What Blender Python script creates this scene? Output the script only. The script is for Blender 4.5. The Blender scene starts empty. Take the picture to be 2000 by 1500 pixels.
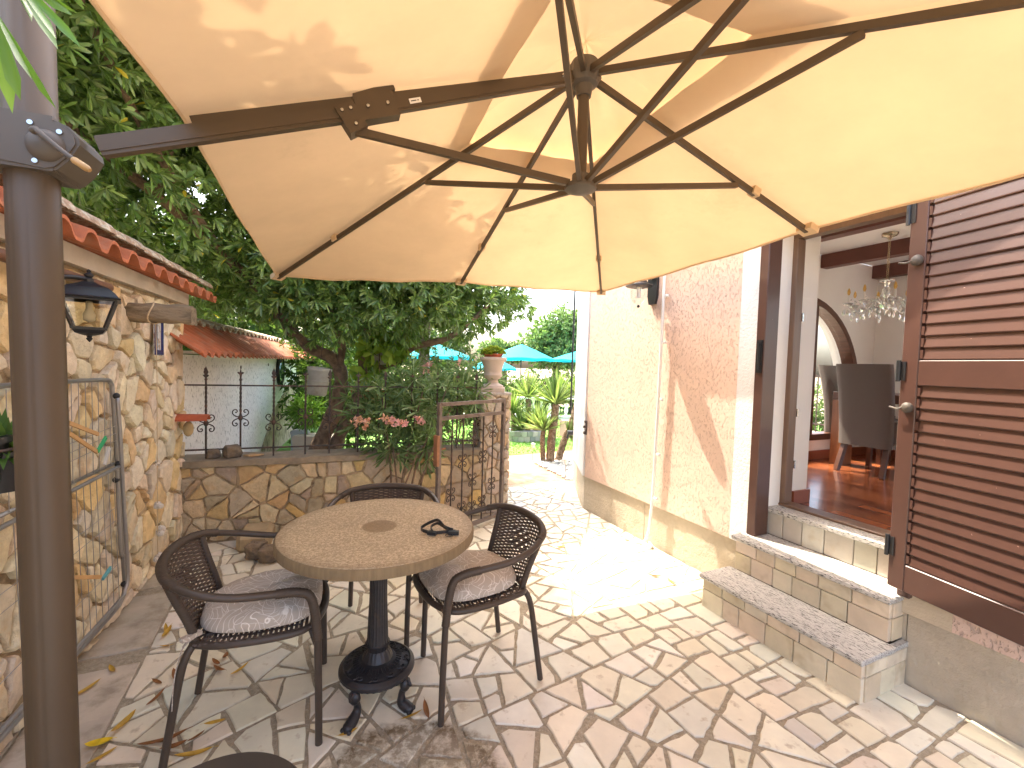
import bpy, math, random
import numpy as np
from mathutils import Vector, Matrix, Quaternion
R = math.radians
PI = math.pi
random.seed(7)
rng = np.random.default_rng(7)
scn = bpy.context.scene
col = scn.collection

# ------------------------------------------------------------------ camera
F = 860.0
def cam_axes(pitch=R(2.4), roll=R(1.7)):
    f = Vector((0, math.cos(pitch), -math.sin(pitch)))
    r0 = Vector((1, 0, 0)); u0 = r0.cross(f)
    r = math.cos(roll) * r0 + math.sin(roll) * u0
    u = -math.sin(roll) * r0 + math.cos(roll) * u0
    return r, u, f
cr, cu, cf = cam_axes()
cd = bpy.data.cameras.new("camera")
cam = bpy.data.objects.new("camera", cd)
col.objects.link(cam)
m = Matrix((cr, cu, -cf)).transposed().to_4x4()
m.translation = (0, 0, 1.42)
cam.matrix_world = m
cd.sensor_width = 36
cd.lens = 36 * F / 2000
cd.clip_start = 0.02
cd.clip_end = 500
scn.camera = cam

# ------------------------------------------------------------------ sky, sun, exposure
SUN = Vector((-0.386, 0.400, 1.0)).normalized()
EL = math.asin(SUN.z); AZ = math.atan2(SUN.x, SUN.y)
w = bpy.data.worlds.new("World"); scn.world = w; w.use_nodes = True
nt = w.node_tree; bg = nt.nodes["Background"]
sky = nt.nodes.new("ShaderNodeTexSky"); sky.sky_type = 'NISHITA'
sky.sun_disc = False; sky.sun_elevation = EL; sky.sun_rotation = AZ
sky.air_density = 1.0; sky.dust_density = 6.0; sky.ozone_density = 0.3
nt.links.new(sky.outputs[0], bg.inputs[0]); bg.inputs[1].default_value = 0.15
sd = bpy.data.lights.new("sun", 'SUN'); sd.energy = 2.0; sd.angle = R(0.5); sd.color = (1, 0.91, 0.76)
so = bpy.data.objects.new("sun", sd); col.objects.link(so)
so.rotation_euler = SUN.to_track_quat('Z', 'Y').to_euler(); so.location = (0, 0, 12)
scn.view_settings.view_transform = 'Standard'; scn.view_settings.look = 'None'
scn.view_settings.exposure = 2.9; scn.view_settings.gamma = 1
scn.cycles.max_bounces = 10; scn.cycles.diffuse_bounces = 6; scn.cycles.transparent_max_bounces = 16
scn.cycles.use_denoising = True
scn.cycles.sample_clamp_indirect = 6.0

# ------------------------------------------------------------------ materials
MATS = {}
def N(nt, t, **kw):
    n = nt.nodes.new(t)
    for k, v in kw.items():
        if k.startswith('i_'): n.inputs[k[2:].replace('_', ' ')].default_value = v
        else: setattr(n, k, v)
    return n
def mixc(nt, fac, a, b, mode='MIX'):
    n = nt.nodes.new('ShaderNodeMix'); n.data_type = 'RGBA'; n.blend_type = mode
    for i, v in ((0, fac), (6, a), (7, b)):
        if hasattr(v, 'links') or hasattr(v, 'is_output'): nt.links.new(v, n.inputs[i])
        else: n.inputs[i].default_value = v if i == 0 else (v[0], v[1], v[2], 1)
    return n.outputs[2]
def ramp(nt, src, stops):
    r = nt.nodes.new('ShaderNodeValToRGB'); nt.links.new(src, r.inputs[0])
    e = r.color_ramp.elements
    while len(e) < len(stops): e.new(0.5)
    for el, (p, c) in zip(e, stops):
        el.position = p; el.color = (c[0], c[1], c[2], 1) if hasattr(c, '__len__') else (c, c, c, 1)
    return r.outputs[0]
def noise(nt, scale, detail=4, rough=0.6, vec=None, stretch=None):
    tc = nt.nodes.new('ShaderNodeTexCoord')
    v = tc.outputs['Object'] if vec is None else vec
    if stretch:
        mp = nt.nodes.new('ShaderNodeMapping'); mp.inputs['Scale'].default_value = stretch
        if len(stretch) > 3: pass
        nt.links.new(v, mp.inputs[0]); v = mp.outputs[0]
    n = nt.nodes.new('ShaderNodeTexNoise'); n.inputs['Scale'].default_value = scale
    n.inputs['Detail'].default_value = detail; n.inputs['Roughness'].default_value = rough
    nt.links.new(v, n.inputs['Vector'])
    return n.outputs[0]
def mat(name, base, rough=0.6, var=0.0, vscale=6, bump=0.0, bscale=40, metal=0.0, attr=False, second=None,
        sfac=(0.45, 0.6), sscale=3, stretch=None, spec=0.5, coat=0.0, bdist=0.004, trans=None, speck=None):
    """one procedural material: base colour x own noise, an optional second colour in patches, bump"""
    if name in MATS: return MATS[name]
    mt = bpy.data.materials.new(name); mt.use_nodes = True; MATS[name] = mt
    nt = mt.node_tree; b = nt.nodes['Principled BSDF']
    b.inputs['Roughness'].default_value = rough; b.inputs['Metallic'].default_value = metal
    b.inputs['Specular IOR Level'].default_value = spec
    if coat: b.inputs['Coat Weight'].default_value = coat; b.inputs['Coat Roughness'].default_value = 0.08
    if attr:
        a = nt.nodes.new('ShaderNodeAttribute'); a.attribute_name = 'col'; c = a.outputs['Color']
    else:
        rgb = nt.nodes.new('ShaderNodeRGB'); rgb.outputs[0].default_value = (*base, 1); c = rgb.outputs[0]
    if second:
        f = ramp(nt, noise(nt, sscale, 6, 0.65, stretch=stretch), [(sfac[0], 0.0), (sfac[1], 1.0)])
        c = mixc(nt, f, c, second)
    if speck:
        sc_, scol, lo, hi = speck
        f = ramp(nt, noise(nt, sc_, 3, 0.7, stretch=stretch), [(lo, 0.0), (hi, 1.0)])
        c = mixc(nt, f, c, scol)
    if var:
        f = ramp(nt, noise(nt, vscale, 5, 0.6, stretch=stretch), [(0.25, 1 - var), (0.75, 1 + var)])
        c = mixc(nt, 1.0, c, f, 'MULTIPLY')
    nt.links.new(c, b.inputs['Base Color'])
    if bump:
        bn = nt.nodes.new('ShaderNodeBump'); bn.inputs['Strength'].default_value = bump; bn.inputs['Distance'].default_value = bdist
        nt.links.new(noise(nt, bscale, 6, 0.65, stretch=stretch), bn.inputs['Height'])
        nt.links.new(bn.outputs[0], b.inputs['Normal'])
    if trans:
        tr = nt.nodes.new('ShaderNodeBsdfTranslucent')
        if attr or True: nt.links.new(mixc(nt, 1.0, c, trans[1], 'MULTIPLY'), tr.inputs[0])
        mx = nt.nodes.new('ShaderNodeMixShader'); mx.inputs[0].default_value = trans[0]
        out = nt.nodes['Material Output']
        nt.links.new(b.outputs[0], mx.inputs[1]); nt.links.new(tr.outputs[0], mx.inputs[2]); nt.links.new(mx.outputs[0], out.inputs[0])
    return mt
def glassmat(name, tint=(1, 1, 1), gl=0.12):
    mt = bpy.data.materials.new(name); mt.use_nodes = True; nt = mt.node_tree
    nt.nodes.remove(nt.nodes['Principled BSDF'])
    t = nt.nodes.new('ShaderNodeBsdfTransparent'); t.inputs[0].default_value = (*tint, 1)
    g = nt.nodes.new('ShaderNodeBsdfGlossy'); g.inputs['Roughness'].default_value = 0.02
    mx = nt.nodes.new('ShaderNodeMixShader'); mx.inputs[0].default_value = gl
    nt.links.new(t.outputs[0], mx.inputs[1]); nt.links.new(g.outputs[0], mx.inputs[2])
    nt.links.new(mx.outputs[0], nt.nodes['Material Output'].inputs[0])
    return mt

# ------------------------------------------------------------------ mesh helpers
class MB:
    def __init__(s): s.v = []; s.f = []; s.c = []; s.cc = (1, 1, 1)
    def add(s, vs, fs, M=None):
        o = len(s.v)
        for p in vs:
            p = Vector(p)
            s.v.append(M @ p if M else p)
        for f in fs:
            s.f.append([i + o for i in f]); s.c.append(s.cc)
        return s
    def box(s, x0, x1, y0, y1, z0, z1, M=None, bev=0.0):
        if bev:
            b = bev; vs = []; 
            for z, e in ((z0, b), (z0 + b, 0), (z1 - b, 0), (z1, b)):
                X0, X1, Y0, Y1 = x0 + e, x1 - e, y0 + e, y1 - e
                q = b if e == 0 else b * .0
                vs += [(X0 + q, Y0, z), (X1 - q, Y0, z), (X1, Y0 + q, z), (X1, Y1 - q, z), (X1 - q, Y1, z), (X0 + q, Y1, z), (X0, Y1 - q, z), (X0, Y0 + q, z)]
            fs = [list(range(7, -1, -1)), list(range(24, 32))]
            for k in range(3):
                for i in range(8): fs.append([k * 8 + i, k * 8 + (i + 1) % 8, k * 8 + 8 + (i + 1) % 8, k * 8 + 8 + i])
            return s.add(vs, fs, M)
        vs = [(x0, y0, z0), (x1, y0, z0), (x1, y1, z0), (x0, y1, z0), (x0, y0, z1), (x1, y0, z1), (x1, y1, z1), (x0, y1, z1)]
        return s.add(vs, [[3, 2, 1, 0], [4, 5, 6, 7], [0, 1, 5, 4], [1, 2, 6, 5], [2, 3, 7, 6], [3, 0, 4, 7]], M)
    def prism(s, poly, y0, y1, M=None):
        """poly in (x,z), extruded along y"""
        n = len(poly); vs = [(p[0], y0, p[1]) for p in poly] + [(p[0], y1, p[1]) for p in poly]
        fs = [list(range(n)), list(range(2 * n - 1, n - 1, -1))] + [[(i + 1) % n, i, n + i, n + (i + 1) % n] for i in range(n)]
        return s.add(vs, fs, M)
    def tube(s, path, r, seg=8, closed=False, caps=True, M=None, flat=1.0):
        P = [Vector(p) for p in path]; n = len(P)
        rr = r if hasattr(r, '__len__') else [r] * n
        T = []
        for i in range(n):
            a = P[(i - 1) % n] if (closed or i > 0) else P[i]; b = P[(i + 1) % n] if (closed or i < n - 1) else P[i]
            T.append((b - a).normalized())
        up = Vector((0, 0, 1)) if abs(T[0].z) < 0.9 else Vector((1, 0, 0))
        X = T[0].cross(up).normalized(); vs = []
        for i in range(n):
            X = (X - T[i] * X.dot(T[i])).normalized(); Y = T[i].cross(X)
            for k in range(seg):
                a = 2 * PI * k / seg
                vs.append(P[i] + X * math.cos(a) * rr[i] + Y * math.sin(a) * rr[i] * flat)
        fs = []
        for i in range(n if closed else n - 1):
            j = (i + 1) % n
            for k in range(seg):
                k2 = (k + 1) % seg
                fs.append([i * seg + k, i * seg + k2, j * seg + k2, j * seg + k])
        if caps and not closed:
            fs.append(list(range(seg - 1, -1, -1))); fs.append([(n - 1) * seg + k for k in range(seg)])
        return s.add(vs, fs, M)
    def bar(s, a, b, wx, wy, M=None, up=None):
        a = Vector(a); b = Vector(b); t = (b - a).normalized()
        up = Vector(up) if up else (Vector((0, 0, 1)) if abs(t.z) < 0.95 else Vector((0, 1, 0)))
        X = t.cross(up).normalized(); Y = X.cross(t)
        vs = [p + X * sx * wx / 2 + Y * sy * wy / 2 for p in (a, b) for sx, sy in ((-1, -1), (1, -1), (1, 1), (-1, 1))]
        return s.add(vs, [[3, 2, 1, 0], [4, 5, 6, 7], [0, 1, 5, 4], [1, 2, 6, 5], [2, 3, 7, 6], [3, 0, 4, 7]], M)
    def lathe(s, prof, seg=32, M=None, a0=0, fn=None):
        vs = []; n = len(prof)
        for i, (r, z) in enumerate(prof):
            for k in range(seg):
                a = a0 + 2 * PI * k / seg
                q = r * (fn(a, i) if fn else 1)
                vs.append((q * math.cos(a), q * math.sin(a), z))
        fs = []
        for i in range(n - 1):
            for k in range(seg):
                k2 = (k + 1) % seg
                fs.append([i * seg + k, i * seg + k2, (i + 1) * seg + k2, (i + 1) * seg + k])
        if prof[0][0] > 1e-5: fs.append(list(range(seg - 1, -1, -1)))
        if prof[-1][0] > 1e-5: fs.append([(n - 1) * seg + k for k in range(seg)])
        return s.add(vs, fs, M)
    def ball(s, c, r, seg=10, rings=6, sc=(1, 1, 1), M=None):
        prof = [(max(1e-6, math.sin(PI * i / rings)), -math.cos(PI * i / rings)) for i in range(rings + 1)]
        T = Matrix.Translation(c) @ Matrix.Diagonal((r * sc[0], r * sc[1], r * sc[2], 1))
        return s.lathe(prof, seg, (M @ T) if M else T)
    def grid(s, fn, nu, nv, M=None, closed_u=False):
        vs = [fn(i / nu if closed_u else i / nu, j / nv) for j in range(nv + 1) for i in range(nu + (0 if closed_u else 1))]
        w_ = nu if closed_u else nu + 1; fs = []
        for j in range(nv):
            for i in range(nu):
                i2 = (i + 1) % w_
                fs.append([j * w_ + i, j * w_ + i2, (j + 1) * w_ + i2, (j + 1) * w_ + i])
        return s.add(vs, fs, M)
    def build(s, name, mt, parent=None, smooth=None, colors=False, label=None, loc=None):
        me = bpy.data.meshes.new(name)
        me.from_pydata([tuple(p) for p in s.v], [], s.f); me.update()
        if colors:
            at = me.color_attributes.new('col', 'FLOAT_COLOR', 'CORNER')
            buf = []
            for f, c in zip(s.f, s.c): buf += [c[0], c[1], c[2], 1.0] * len(f)
            at.data.foreach_set('color', buf)
        me.materials.append(mt)
        o = bpy.data.objects.new(name, me); col.objects.link(o)
        if parent: o.parent = parent
        if smooth:
            me.shade_smooth()
            if smooth is not True: me.set_sharp_from_angle(angle=R(smooth))
        if loc: o.location = loc
        if label: o['label'] = label
        return o
def tag(o, label, cat, group=None, kind=None):
    if label: o['label'] = label
    if cat: o['category'] = cat
    if group: o['group'] = group
    if kind: o['kind'] = kind
    return o
def struct(o): o['kind'] = 'structure'; return o
def empty(name, loc=(0, 0, 0), rz=0, label=None, cat=None, group=None):
    o = bpy.data.objects.new(name, None); col.objects.link(o); o.empty_display_size = 0.1
    o.location = loc; o.rotation_euler = (0, 0, rz)
    if cat: tag(o, label, cat, group)
    return o
def copy_tree(o, parent=None):
    c = o.copy(); col.objects.link(c); c.parent = parent
    for ch in [x for x in scn.objects if x.parent == o]: copy_tree(ch, c)
    return c
def arc(c, r, a0, a1, n, ax=(1, 0, 0), ay=(0, 0, 1)):
    c = Vector(c); ax = Vector(ax); ay = Vector(ay)
    return [c + ax * r * math.cos(a0 + (a1 - a0) * i / n) + ay * r * math.sin(a0 + (a1 - a0) * i / n) for i in range(n + 1)]
def smooth_path(pts, n=6):
    P = [Vector(p) for p in pts]; out = []
    for i in range(len(P) - 1):
        p0 = P[max(0, i - 1)]; p1 = P[i]; p2 = P[i + 1]; p3 = P[min(len(P) - 1, i + 2)]
        for k in range(n):
            t = k / n
            out.append(0.5 * ((2 * p1) + (p2 - p0) * t + (2 * p0 - 5 * p1 + 4 * p2 - p3) * t * t + (3 * p1 - p0 - 3 * p2 + p3) * t ** 3))
    out.append(P[-1]); return out

# 2-D polygons (stones)
def clip(poly, p, n):
    """keep the side where (q-p).n <= 0"""
    out = []
    for i in range(len(poly)):
        a = poly[i]; b = poly[(i + 1) % len(poly)]
        da = (a[0] - p[0]) * n[0] + (a[1] - p[1]) * n[1]; db = (b[0] - p[0]) * n[0] + (b[1] - p[1]) * n[1]
        if da <= 0: out.append(a)
        if (da < 0 < db) or (db < 0 < da):
            t = da / (da - db); out.append((a[0] + (b[0] - a[0]) * t, a[1] + (b[1] - a[1]) * t))
    return out
def area(p): return 0.5 * sum(p[i][0] * p[(i + 1) % len(p)][1] - p[(i + 1) % len(p)][0] * p[i][1] for i in range(len(p)))
def cent(p): return (sum(q[0] for q in p) / len(p), sum(q[1] for q in p) / len(p))
def inset(p, d):
    out = p
    for i in range(len(p)):
        a = p[i]; b = p[(i + 1) % len(p)]; dx, dy = b[0] - a[0], b[1] - a[1]; L = math.hypot(dx, dy)
        if L < 1e-6: continue
        n = (dy / L, -dx / L)
        dd = d * random.uniform(0.6, 1.4)
        out = clip(out, (a[0] - n[0] * dd, a[1] - n[1] * dd), n)
        if len(out) < 3: return []
    return out
def split(poly, target, angle=None, sd=0.35):
    A = area(poly)
    if A < target * random.uniform(0.6, 1.6): return [poly]
    c = cent(poly)
    # long axis
    sxx = sum((q[0] - c[0]) ** 2 for q in poly); syy = sum((q[1] - c[1]) ** 2 for q in poly); sxy = sum((q[0] - c[0]) * (q[1] - c[1]) for q in poly)
    th = 0.5 * math.atan2(2 * sxy, sxx - syy)
    if angle is not None and A < target * 30:
        d = (th - angle) % (PI / 2); base = th - (d if d < PI / 4 else d - PI / 2)
        th = base + random.gauss(0, 0.05)
    else: th += random.gauss(0, sd)
    n = (math.cos(th), math.sin(th))
    L = math.sqrt(A); off = random.uniform(-0.22, 0.22) * L
    p = (c[0] + n[0] * off, c[1] + n[1] * off)
    a = clip(poly, p, n); b = clip(poly, p, (-n[0], -n[1]))
    if len(a) < 3 or len(b) < 3: return [poly]
    return split(a, target, angle, sd) + split(b, target, angle, sd)
def voronoi(x0, x1, z0, z1, d, jit=0.45, stretch=1.3):
    cols_ = int((x1 - x0) / (d * stretch)) + 1; rows = int((z1 - z0) / d) + 1
    S = []
    for j in range(-1, rows + 1):
        for i in range(-1, cols_ + 1):
            if random.random() < 0.12: continue
            S.append((x0 + (i + 0.5 + (0.5 if j % 2 else 0) + random.uniform(-jit, jit)) * d * stretch, z0 + (j + 0.5 + random.uniform(-jit, jit)) * d))
            if random.random() < 0.16: S.append((S[-1][0] + d * random.uniform(-.6, .6), S[-1][1] + d * random.uniform(-.6, .6)))
    cells = []
    for s in S:
        poly = [(x0, z0), (x1, z0), (x1, z1), (x0, z1)]
        near = [q for q in S if q is not s and abs(q[0] - s[0]) < 3.2 * d * stretch and abs(q[1] - s[1]) < 3.2 * d]
        for q in near:
            poly = clip(poly, ((s[0] + q[0]) / 2, (s[1] + q[1]) / 2), (q[0] - s[0], q[1] - s[1]))
            if len(poly) < 3: break
        if len(poly) >= 3 and area(poly) > 0.0006: cells.append(poly)
    return cells
def rough_edge(p, step=0.05, amp=0.004):
    out = []; n = len(p)
    for i in range(n):
        a = p[i]; b = p[(i + 1) % n]; L = math.hypot(b[0] - a[0], b[1] - a[1]); k = max(1, int(L / step))
        for j in range(k):
            t = j / k; e = random.uniform(-amp, amp) if j else 0
            nx, ny = (b[1] - a[1]) / max(L, 1e-6), -(b[0] - a[0]) / max(L, 1e-6)
            out.append((a[0] + (b[0] - a[0]) * t + nx * e, a[1] + (b[1] - a[1]) * t + ny * e))
    return out
def stone(mb, poly, to3, h, bev, colr, tilt=0.0, base=0.0, amp=0.004, dome=0.0, step=0.05):
    """one stone: outline + chamfer ring + face; to3(x, y, height)"""
    if len(poly) < 3: return
    p = rough_edge(poly, step, amp); c = cent(p); n = len(p)
    mean = sum(math.hypot(q[0] - c[0], q[1] - c[1]) for q in p) / n
    k1 = max(0.3, 1 - bev / mean)
    tx, ty = random.gauss(0, tilt), random.gauss(0, tilt)
    def H(q): return h + (q[0] - c[0]) * tx + (q[1] - c[1]) * ty
    r0 = [to3(q[0], q[1], base) for q in p]
    r1 = [to3(c[0] + (q[0] - c[0]) * (1 - (1 - k1) * .25), c[1] + (q[1] - c[1]) * (1 - (1 - k1) * .25), base + (H(q) - base) * 0.72) for q in p]
    r2 = []
    for q in p:
        x, y = c[0] + (q[0] - c[0]) * k1, c[1] + (q[1] - c[1]) * k1
        r2.append(to3(x, y, H((x, y))))
    fs = []
    for i in range(n):
        j = (i + 1) % n
        fs += [[i, j, n + j, n + i], [n + i, n + j, 2 * n + j, 2 * n + i]]
    vs = r0 + r1 + r2
    if dome:
        r3 = []
        for q in p:
            x, y = c[0] + (q[0] - c[0]) * k1 * .55, c[1] + (q[1] - c[1]) * k1 * .55
            r3.append(to3(x, y, H((x, y)) + dome * random.uniform(.4, 1.3)))
        vs += r3
        for i in range(n):
            j = (i + 1) % n; fs.append([2 * n + i, 2 * n + j, 3 * n + j, 3 * n + i])
        vs.append(to3(c[0], c[1], h + dome * random.uniform(.6, 1.4)))
        for i in range(n): fs.append([3 * n + i, 3 * n + (i + 1) % n, 4 * n])
    else: fs.append([2 * n + i for i in range(n)])
    mb.cc = colr; mb.add(vs, fs)
def pick(cols, jit=0.08):
    c = random.choice(cols); k = 1 + random.uniform(-jit, jit)
    return tuple(min(1, x * k * (1 + random.uniform(-jit, jit) * .4)) for x in c)

# leaves, numpy
def leaf_cloud(name, P, D, L, W, mt, parent=None, m=9, spread=(0.5, 1.25), fold=0.18, cols=((0.05, 0.1, 0.02),), lvar=0.3, droop=0.15, yellow=None, seed=1, blade=False):
    """rosettes of m leaves at P opening along D; every leaf is two quads folded on its midrib"""
    g = np.random.default_rng(seed); P = np.asarray(P, float); D = np.asarray(D, float); n = len(P)
    D /= np.linalg.norm(D, axis=1)[:, None] + 1e-9
    ref = np.where(np.abs(D[:, 2:3]) < .9, np.array([[0, 0, 1.]]), np.array([[1., 0, 0]]))
    X = np.cross(D, ref); X /= np.linalg.norm(X, axis=1)[:, None]; Y = np.cross(D, X)
    P = np.repeat(P, m, 0); D = np.repeat(D, m, 0); X = np.repeat(X, m, 0); Y = np.repeat(Y, m, 0); T = n * m
    az = (np.tile(np.arange(m), n) * 2.399 + np.repeat(g.uniform(0, 6.28, n), m) + g.normal(0, .2, T))[:, None]
    el = g.uniform(spread[0], spread[1], T)[:, None]
    rad = X * np.cos(az) + Y * np.sin(az)
    d = D * np.cos(el) + rad * np.sin(el)
    d[:, 2] -= droop * g.uniform(0, 1, T); d /= np.linalg.norm(d, axis=1)[:, None]
    side = np.cross(d, D); side /= np.linalg.norm(side, axis=1)[:, None] + 1e-9
    nrm = np.cross(side, d)
    l = (L * (1 + g.uniform(-lvar, lvar, T)))[:, None]; wd = (W * (1 + g.uniform(-lvar, lvar, T)))[:, None]
    dr = -droop * l * .35 * np.array([[0, 0, 1.]])
    if blade:
        u1, w1, u2, w2 = .12, .45, .6, .42
    else:
        u1, w1, u2, w2 = .38, .33, .78, .46
    V = np.empty((T, 6, 3)); 
    V[:, 0] = P
    V[:, 1] = P + d * l * u1 + side * wd * w1 + nrm * wd * fold
    V[:, 2] = P + d * l * u2 + side * wd * w2 + nrm * wd * fold + dr * .6
    V[:, 3] = P + d * l + dr
    V[:, 4] = P + d * l * u2 - side * wd * w2 + nrm * wd * fold + dr * .6
    V[:, 5] = P + d * l * u1 - side * wd * w1 + nrm * wd * fold
    idx = (np.arange(T) * 6)[:, None]
    Fq = np.concatenate([idx + np.array([[0, 1, 2, 3]]), idx + np.array([[0, 3, 4, 5]])], 1).reshape(-1, 4)
    cc = np.array(cols)[g.integers(0, len(cols), T)] * (1 + g.uniform(-.25, .25, (T, 1)))
    if yellow:
        y = g.uniform(0, 1, T) < yellow[0]; cc[y] = np.array(yellow[1])
    cc = np.repeat(cc, 8, 0)
    return np_mesh(name, V.reshape(-1, 3), Fq, mt, parent, cc)
def np_mesh(name, V, Fq, mt, parent=None, cc=None):
    me = bpy.data.meshes.new(name); nv, nf = len(V), len(Fq)
    me.vertices.add(nv); me.vertices.foreach_set('co', V.astype(np.float32).ravel())
    me.loops.add(nf * 4); me.loops.foreach_set('vertex_index', Fq.astype(np.int32).ravel())
    me.polygons.add(nf); me.polygons.foreach_set('loop_start', (np.arange(nf) * 4).astype(np.int32))
    me.update(calc_edges=True)
    if cc is not None:
        at = me.color_attributes.new('col', 'FLOAT_COLOR', 'CORNER')
        at.data.foreach_set('color', np.concatenate([cc, np.ones((len(cc), 1))], 1).astype(np.float32).ravel())
    me.materials.append(mt)
    o = bpy.data.objects.new(name, me); col.objects.link(o)
    if parent: o.parent = parent
    return o
def blob_points(blobs, n, g, shell=(0.55, 1.0)):
    """points in ellipsoids, denser towards the outside; direction outward"""
    vol = np.array([b[3] * b[4] * b[5] for b in blobs]) ** (2 / 3.); vol /= vol.sum()
    Ps, Ds = [], []
    for b, f in zip(blobs, vol):
        k = int(n * f); u = g.normal(size=(k, 3)); u /= np.linalg.norm(u, axis=1)[:, None]
        rr = g.uniform(shell[0], shell[1], (k, 1)) * (1 + .12 * np.sin(u[:, :1] * 7 + b[0] * 5) + .1 * np.sin(u[:, 2:] * 9 + b[1]))
        Ps.append(np.array(b[:3]) + u * rr * np.array(b[3:])); Ds.append(u + g.normal(0, .35, (k, 3)))
    return np.concatenate(Ps), np.concatenate(Ds)

# ------------------------------------------------------------------ frames of the place
# house frame: x along the facade towards the camera, y into the house, z up
UX = Vector((0.419, -0.908, 0)).normalized(); UY = Vector((-UX.y, UX.x, 0))
HOUSE_ORG = UY * 2.527 - UX * 3.67
HOUSE_RZ = math.atan2(UX.y, UX.x)
HM = Matrix.Translation(HOUSE_ORG) @ Matrix.Rotation(HOUSE_RZ, 4, 'Z')
def hw(s, t, z): return HM @ Vector((s, t, z))
# left wall frame: x from the far corner towards the camera, y into the patio
LX = Vector((0.362, -0.932, 0)).normalized(); LY = Vector((-LX.y, LX.x, 0))
LORG = Vector((-2.459, 3.245, 0)); L_RZ = math.atan2(LX.y, LX.x)
LM = Matrix.Translation(LORG) @ Matrix.Rotation(L_RZ, 4, 'Z')
def lw(s, n, z): return LM @ Vector((s, n, z))
# low wall frame: x from the corner towards the gate, y away from the patio
WX = Vector((0.932, 0.362, 0)).normalized(); WORG = LORG.copy(); W_RZ = math.atan2(WX.y, WX.x)
WM = Matrix.Translation(WORG) @ Matrix.Rotation(W_RZ, 4, 'Z')
def ww(s, n, z): return WM @ Vector((s, n, z))

# ------------------------------------------------------------------ materials used
def paving_mat(name, dirt=True, sat=1.0):
    mt = mat(name, (1, 1, 1), rough=0.55, attr=True, var=0.09, vscale=9, bump=0.5, bscale=70, bdist=0.002, second=None,
             speck=(14, (0.42, 0.33, 0.22), 0.60, 0.78), stretch=(1, 1, 1))
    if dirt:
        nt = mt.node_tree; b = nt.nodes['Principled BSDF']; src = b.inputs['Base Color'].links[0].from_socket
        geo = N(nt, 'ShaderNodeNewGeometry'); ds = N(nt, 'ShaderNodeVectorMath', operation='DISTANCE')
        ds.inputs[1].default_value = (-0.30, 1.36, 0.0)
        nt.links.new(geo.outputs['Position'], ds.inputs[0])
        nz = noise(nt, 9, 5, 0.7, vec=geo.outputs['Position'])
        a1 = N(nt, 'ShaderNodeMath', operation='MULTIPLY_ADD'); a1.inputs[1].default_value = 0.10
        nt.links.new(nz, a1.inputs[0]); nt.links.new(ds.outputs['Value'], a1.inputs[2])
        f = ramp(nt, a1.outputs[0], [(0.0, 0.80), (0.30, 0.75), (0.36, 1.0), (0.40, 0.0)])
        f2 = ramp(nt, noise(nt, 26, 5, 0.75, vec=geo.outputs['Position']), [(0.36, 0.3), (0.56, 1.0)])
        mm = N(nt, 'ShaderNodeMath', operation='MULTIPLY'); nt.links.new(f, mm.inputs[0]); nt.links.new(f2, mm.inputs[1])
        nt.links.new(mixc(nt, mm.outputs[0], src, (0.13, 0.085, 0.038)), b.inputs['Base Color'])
    return mt
M_PAVE = paving_mat('white_crazy_paving')
M_STRIP = mat('worn_slabs', (1, 1, 1), rough=0.7, attr=True, var=0.18, vscale=6, bump=0.6, bscale=60, second=(0.24, 0.19, 0.13), sfac=(0.5, 0.72), sscale=5)
M_MORT = mat('mortar', (0.36, 0.305, 0.22), rough=0.95, var=0.3, vscale=50, bump=1.0, bscale=140, bdist=0.006, speck=(120, (0.42, 0.37, 0.29), 0.52, 0.6))
M_WMORT = mat('wall_mortar', (0.42, 0.32, 0.2), rough=0.95, var=0.3, vscale=20, bump=1.0, bscale=60, bdist=0.012, second=(0.16, 0.11, 0.06), sfac=(0.5, 0.66), sscale=9)
M_STONE = mat('rubble_stone', (1, 1, 1), rough=0.9, attr=True, var=0.2, vscale=17, bump=1.0, bscale=26, bdist=0.016, speck=(6, (0.52, 0.33, 0.14), 0.54, 0.78))
M_PLASTER = mat('old_white_plaster', (0.66, 0.62, 0.55), rough=0.9, var=0.1, vscale=8, bump=0.8, bscale=45, speck=(30, (0.35, 0.31, 0.25), 0.62, 0.7))
M_BAND = mat('cream_render_band', (0.58, 0.53, 0.45), rough=0.9, var=0.1, vscale=10, bump=0.6, bscale=50)
def tile_mat():
    return mat('terracotta', (0.42, 0.13, 0.055), rough=0.8, var=0.25, vscale=7, bump=0.5, bscale=60, second=(0.34, 0.2, 0.12), sfac=(0.52, 0.75), sscale=6)
M_TILE = tile_mat()
M_LICHEN = mat('lichened_tile', (0.34, 0.23, 0.15), rough=0.9, var=0.3, vscale=20, bump=0.8, bscale=60, second=(0.5, 0.46, 0.36), sfac=(0.46, 0.58), sscale=24)
M_IRON = mat('rusty_iron', (0.045, 0.032, 0.028), rough=0.6, var=0.35, vscale=30, bump=0.3, bscale=120, second=(0.13, 0.06, 0.035), sfac=(0.5, 0.7), sscale=20)
M_BLACK = mat('black_enamel', (0.018, 0.019, 0.022), rough=0.35, var=0.2, vscale=30)
M_BRONZE = mat('bronze_powder_coat', (0.085, 0.060, 0.038), spec=.35, rough=0.5, metal=0.0, var=0.08, vscale=3, bump=0.1, bscale=300, bdist=0.0006)
M_GREYMETAL = mat('grey_cast_metal', (0.10, 0.085, 0.07), rough=0.5, spec=.3, metal=0.0, var=0.1)
M_STEEL = mat('steel', (0.5, 0.5, 0.5), rough=0.25, metal=1.0)
M_TUBE = mat('grey_airer_tube', (0.32, 0.31, 0.3), rough=0.35, metal=0.6, var=0.1)
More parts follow.
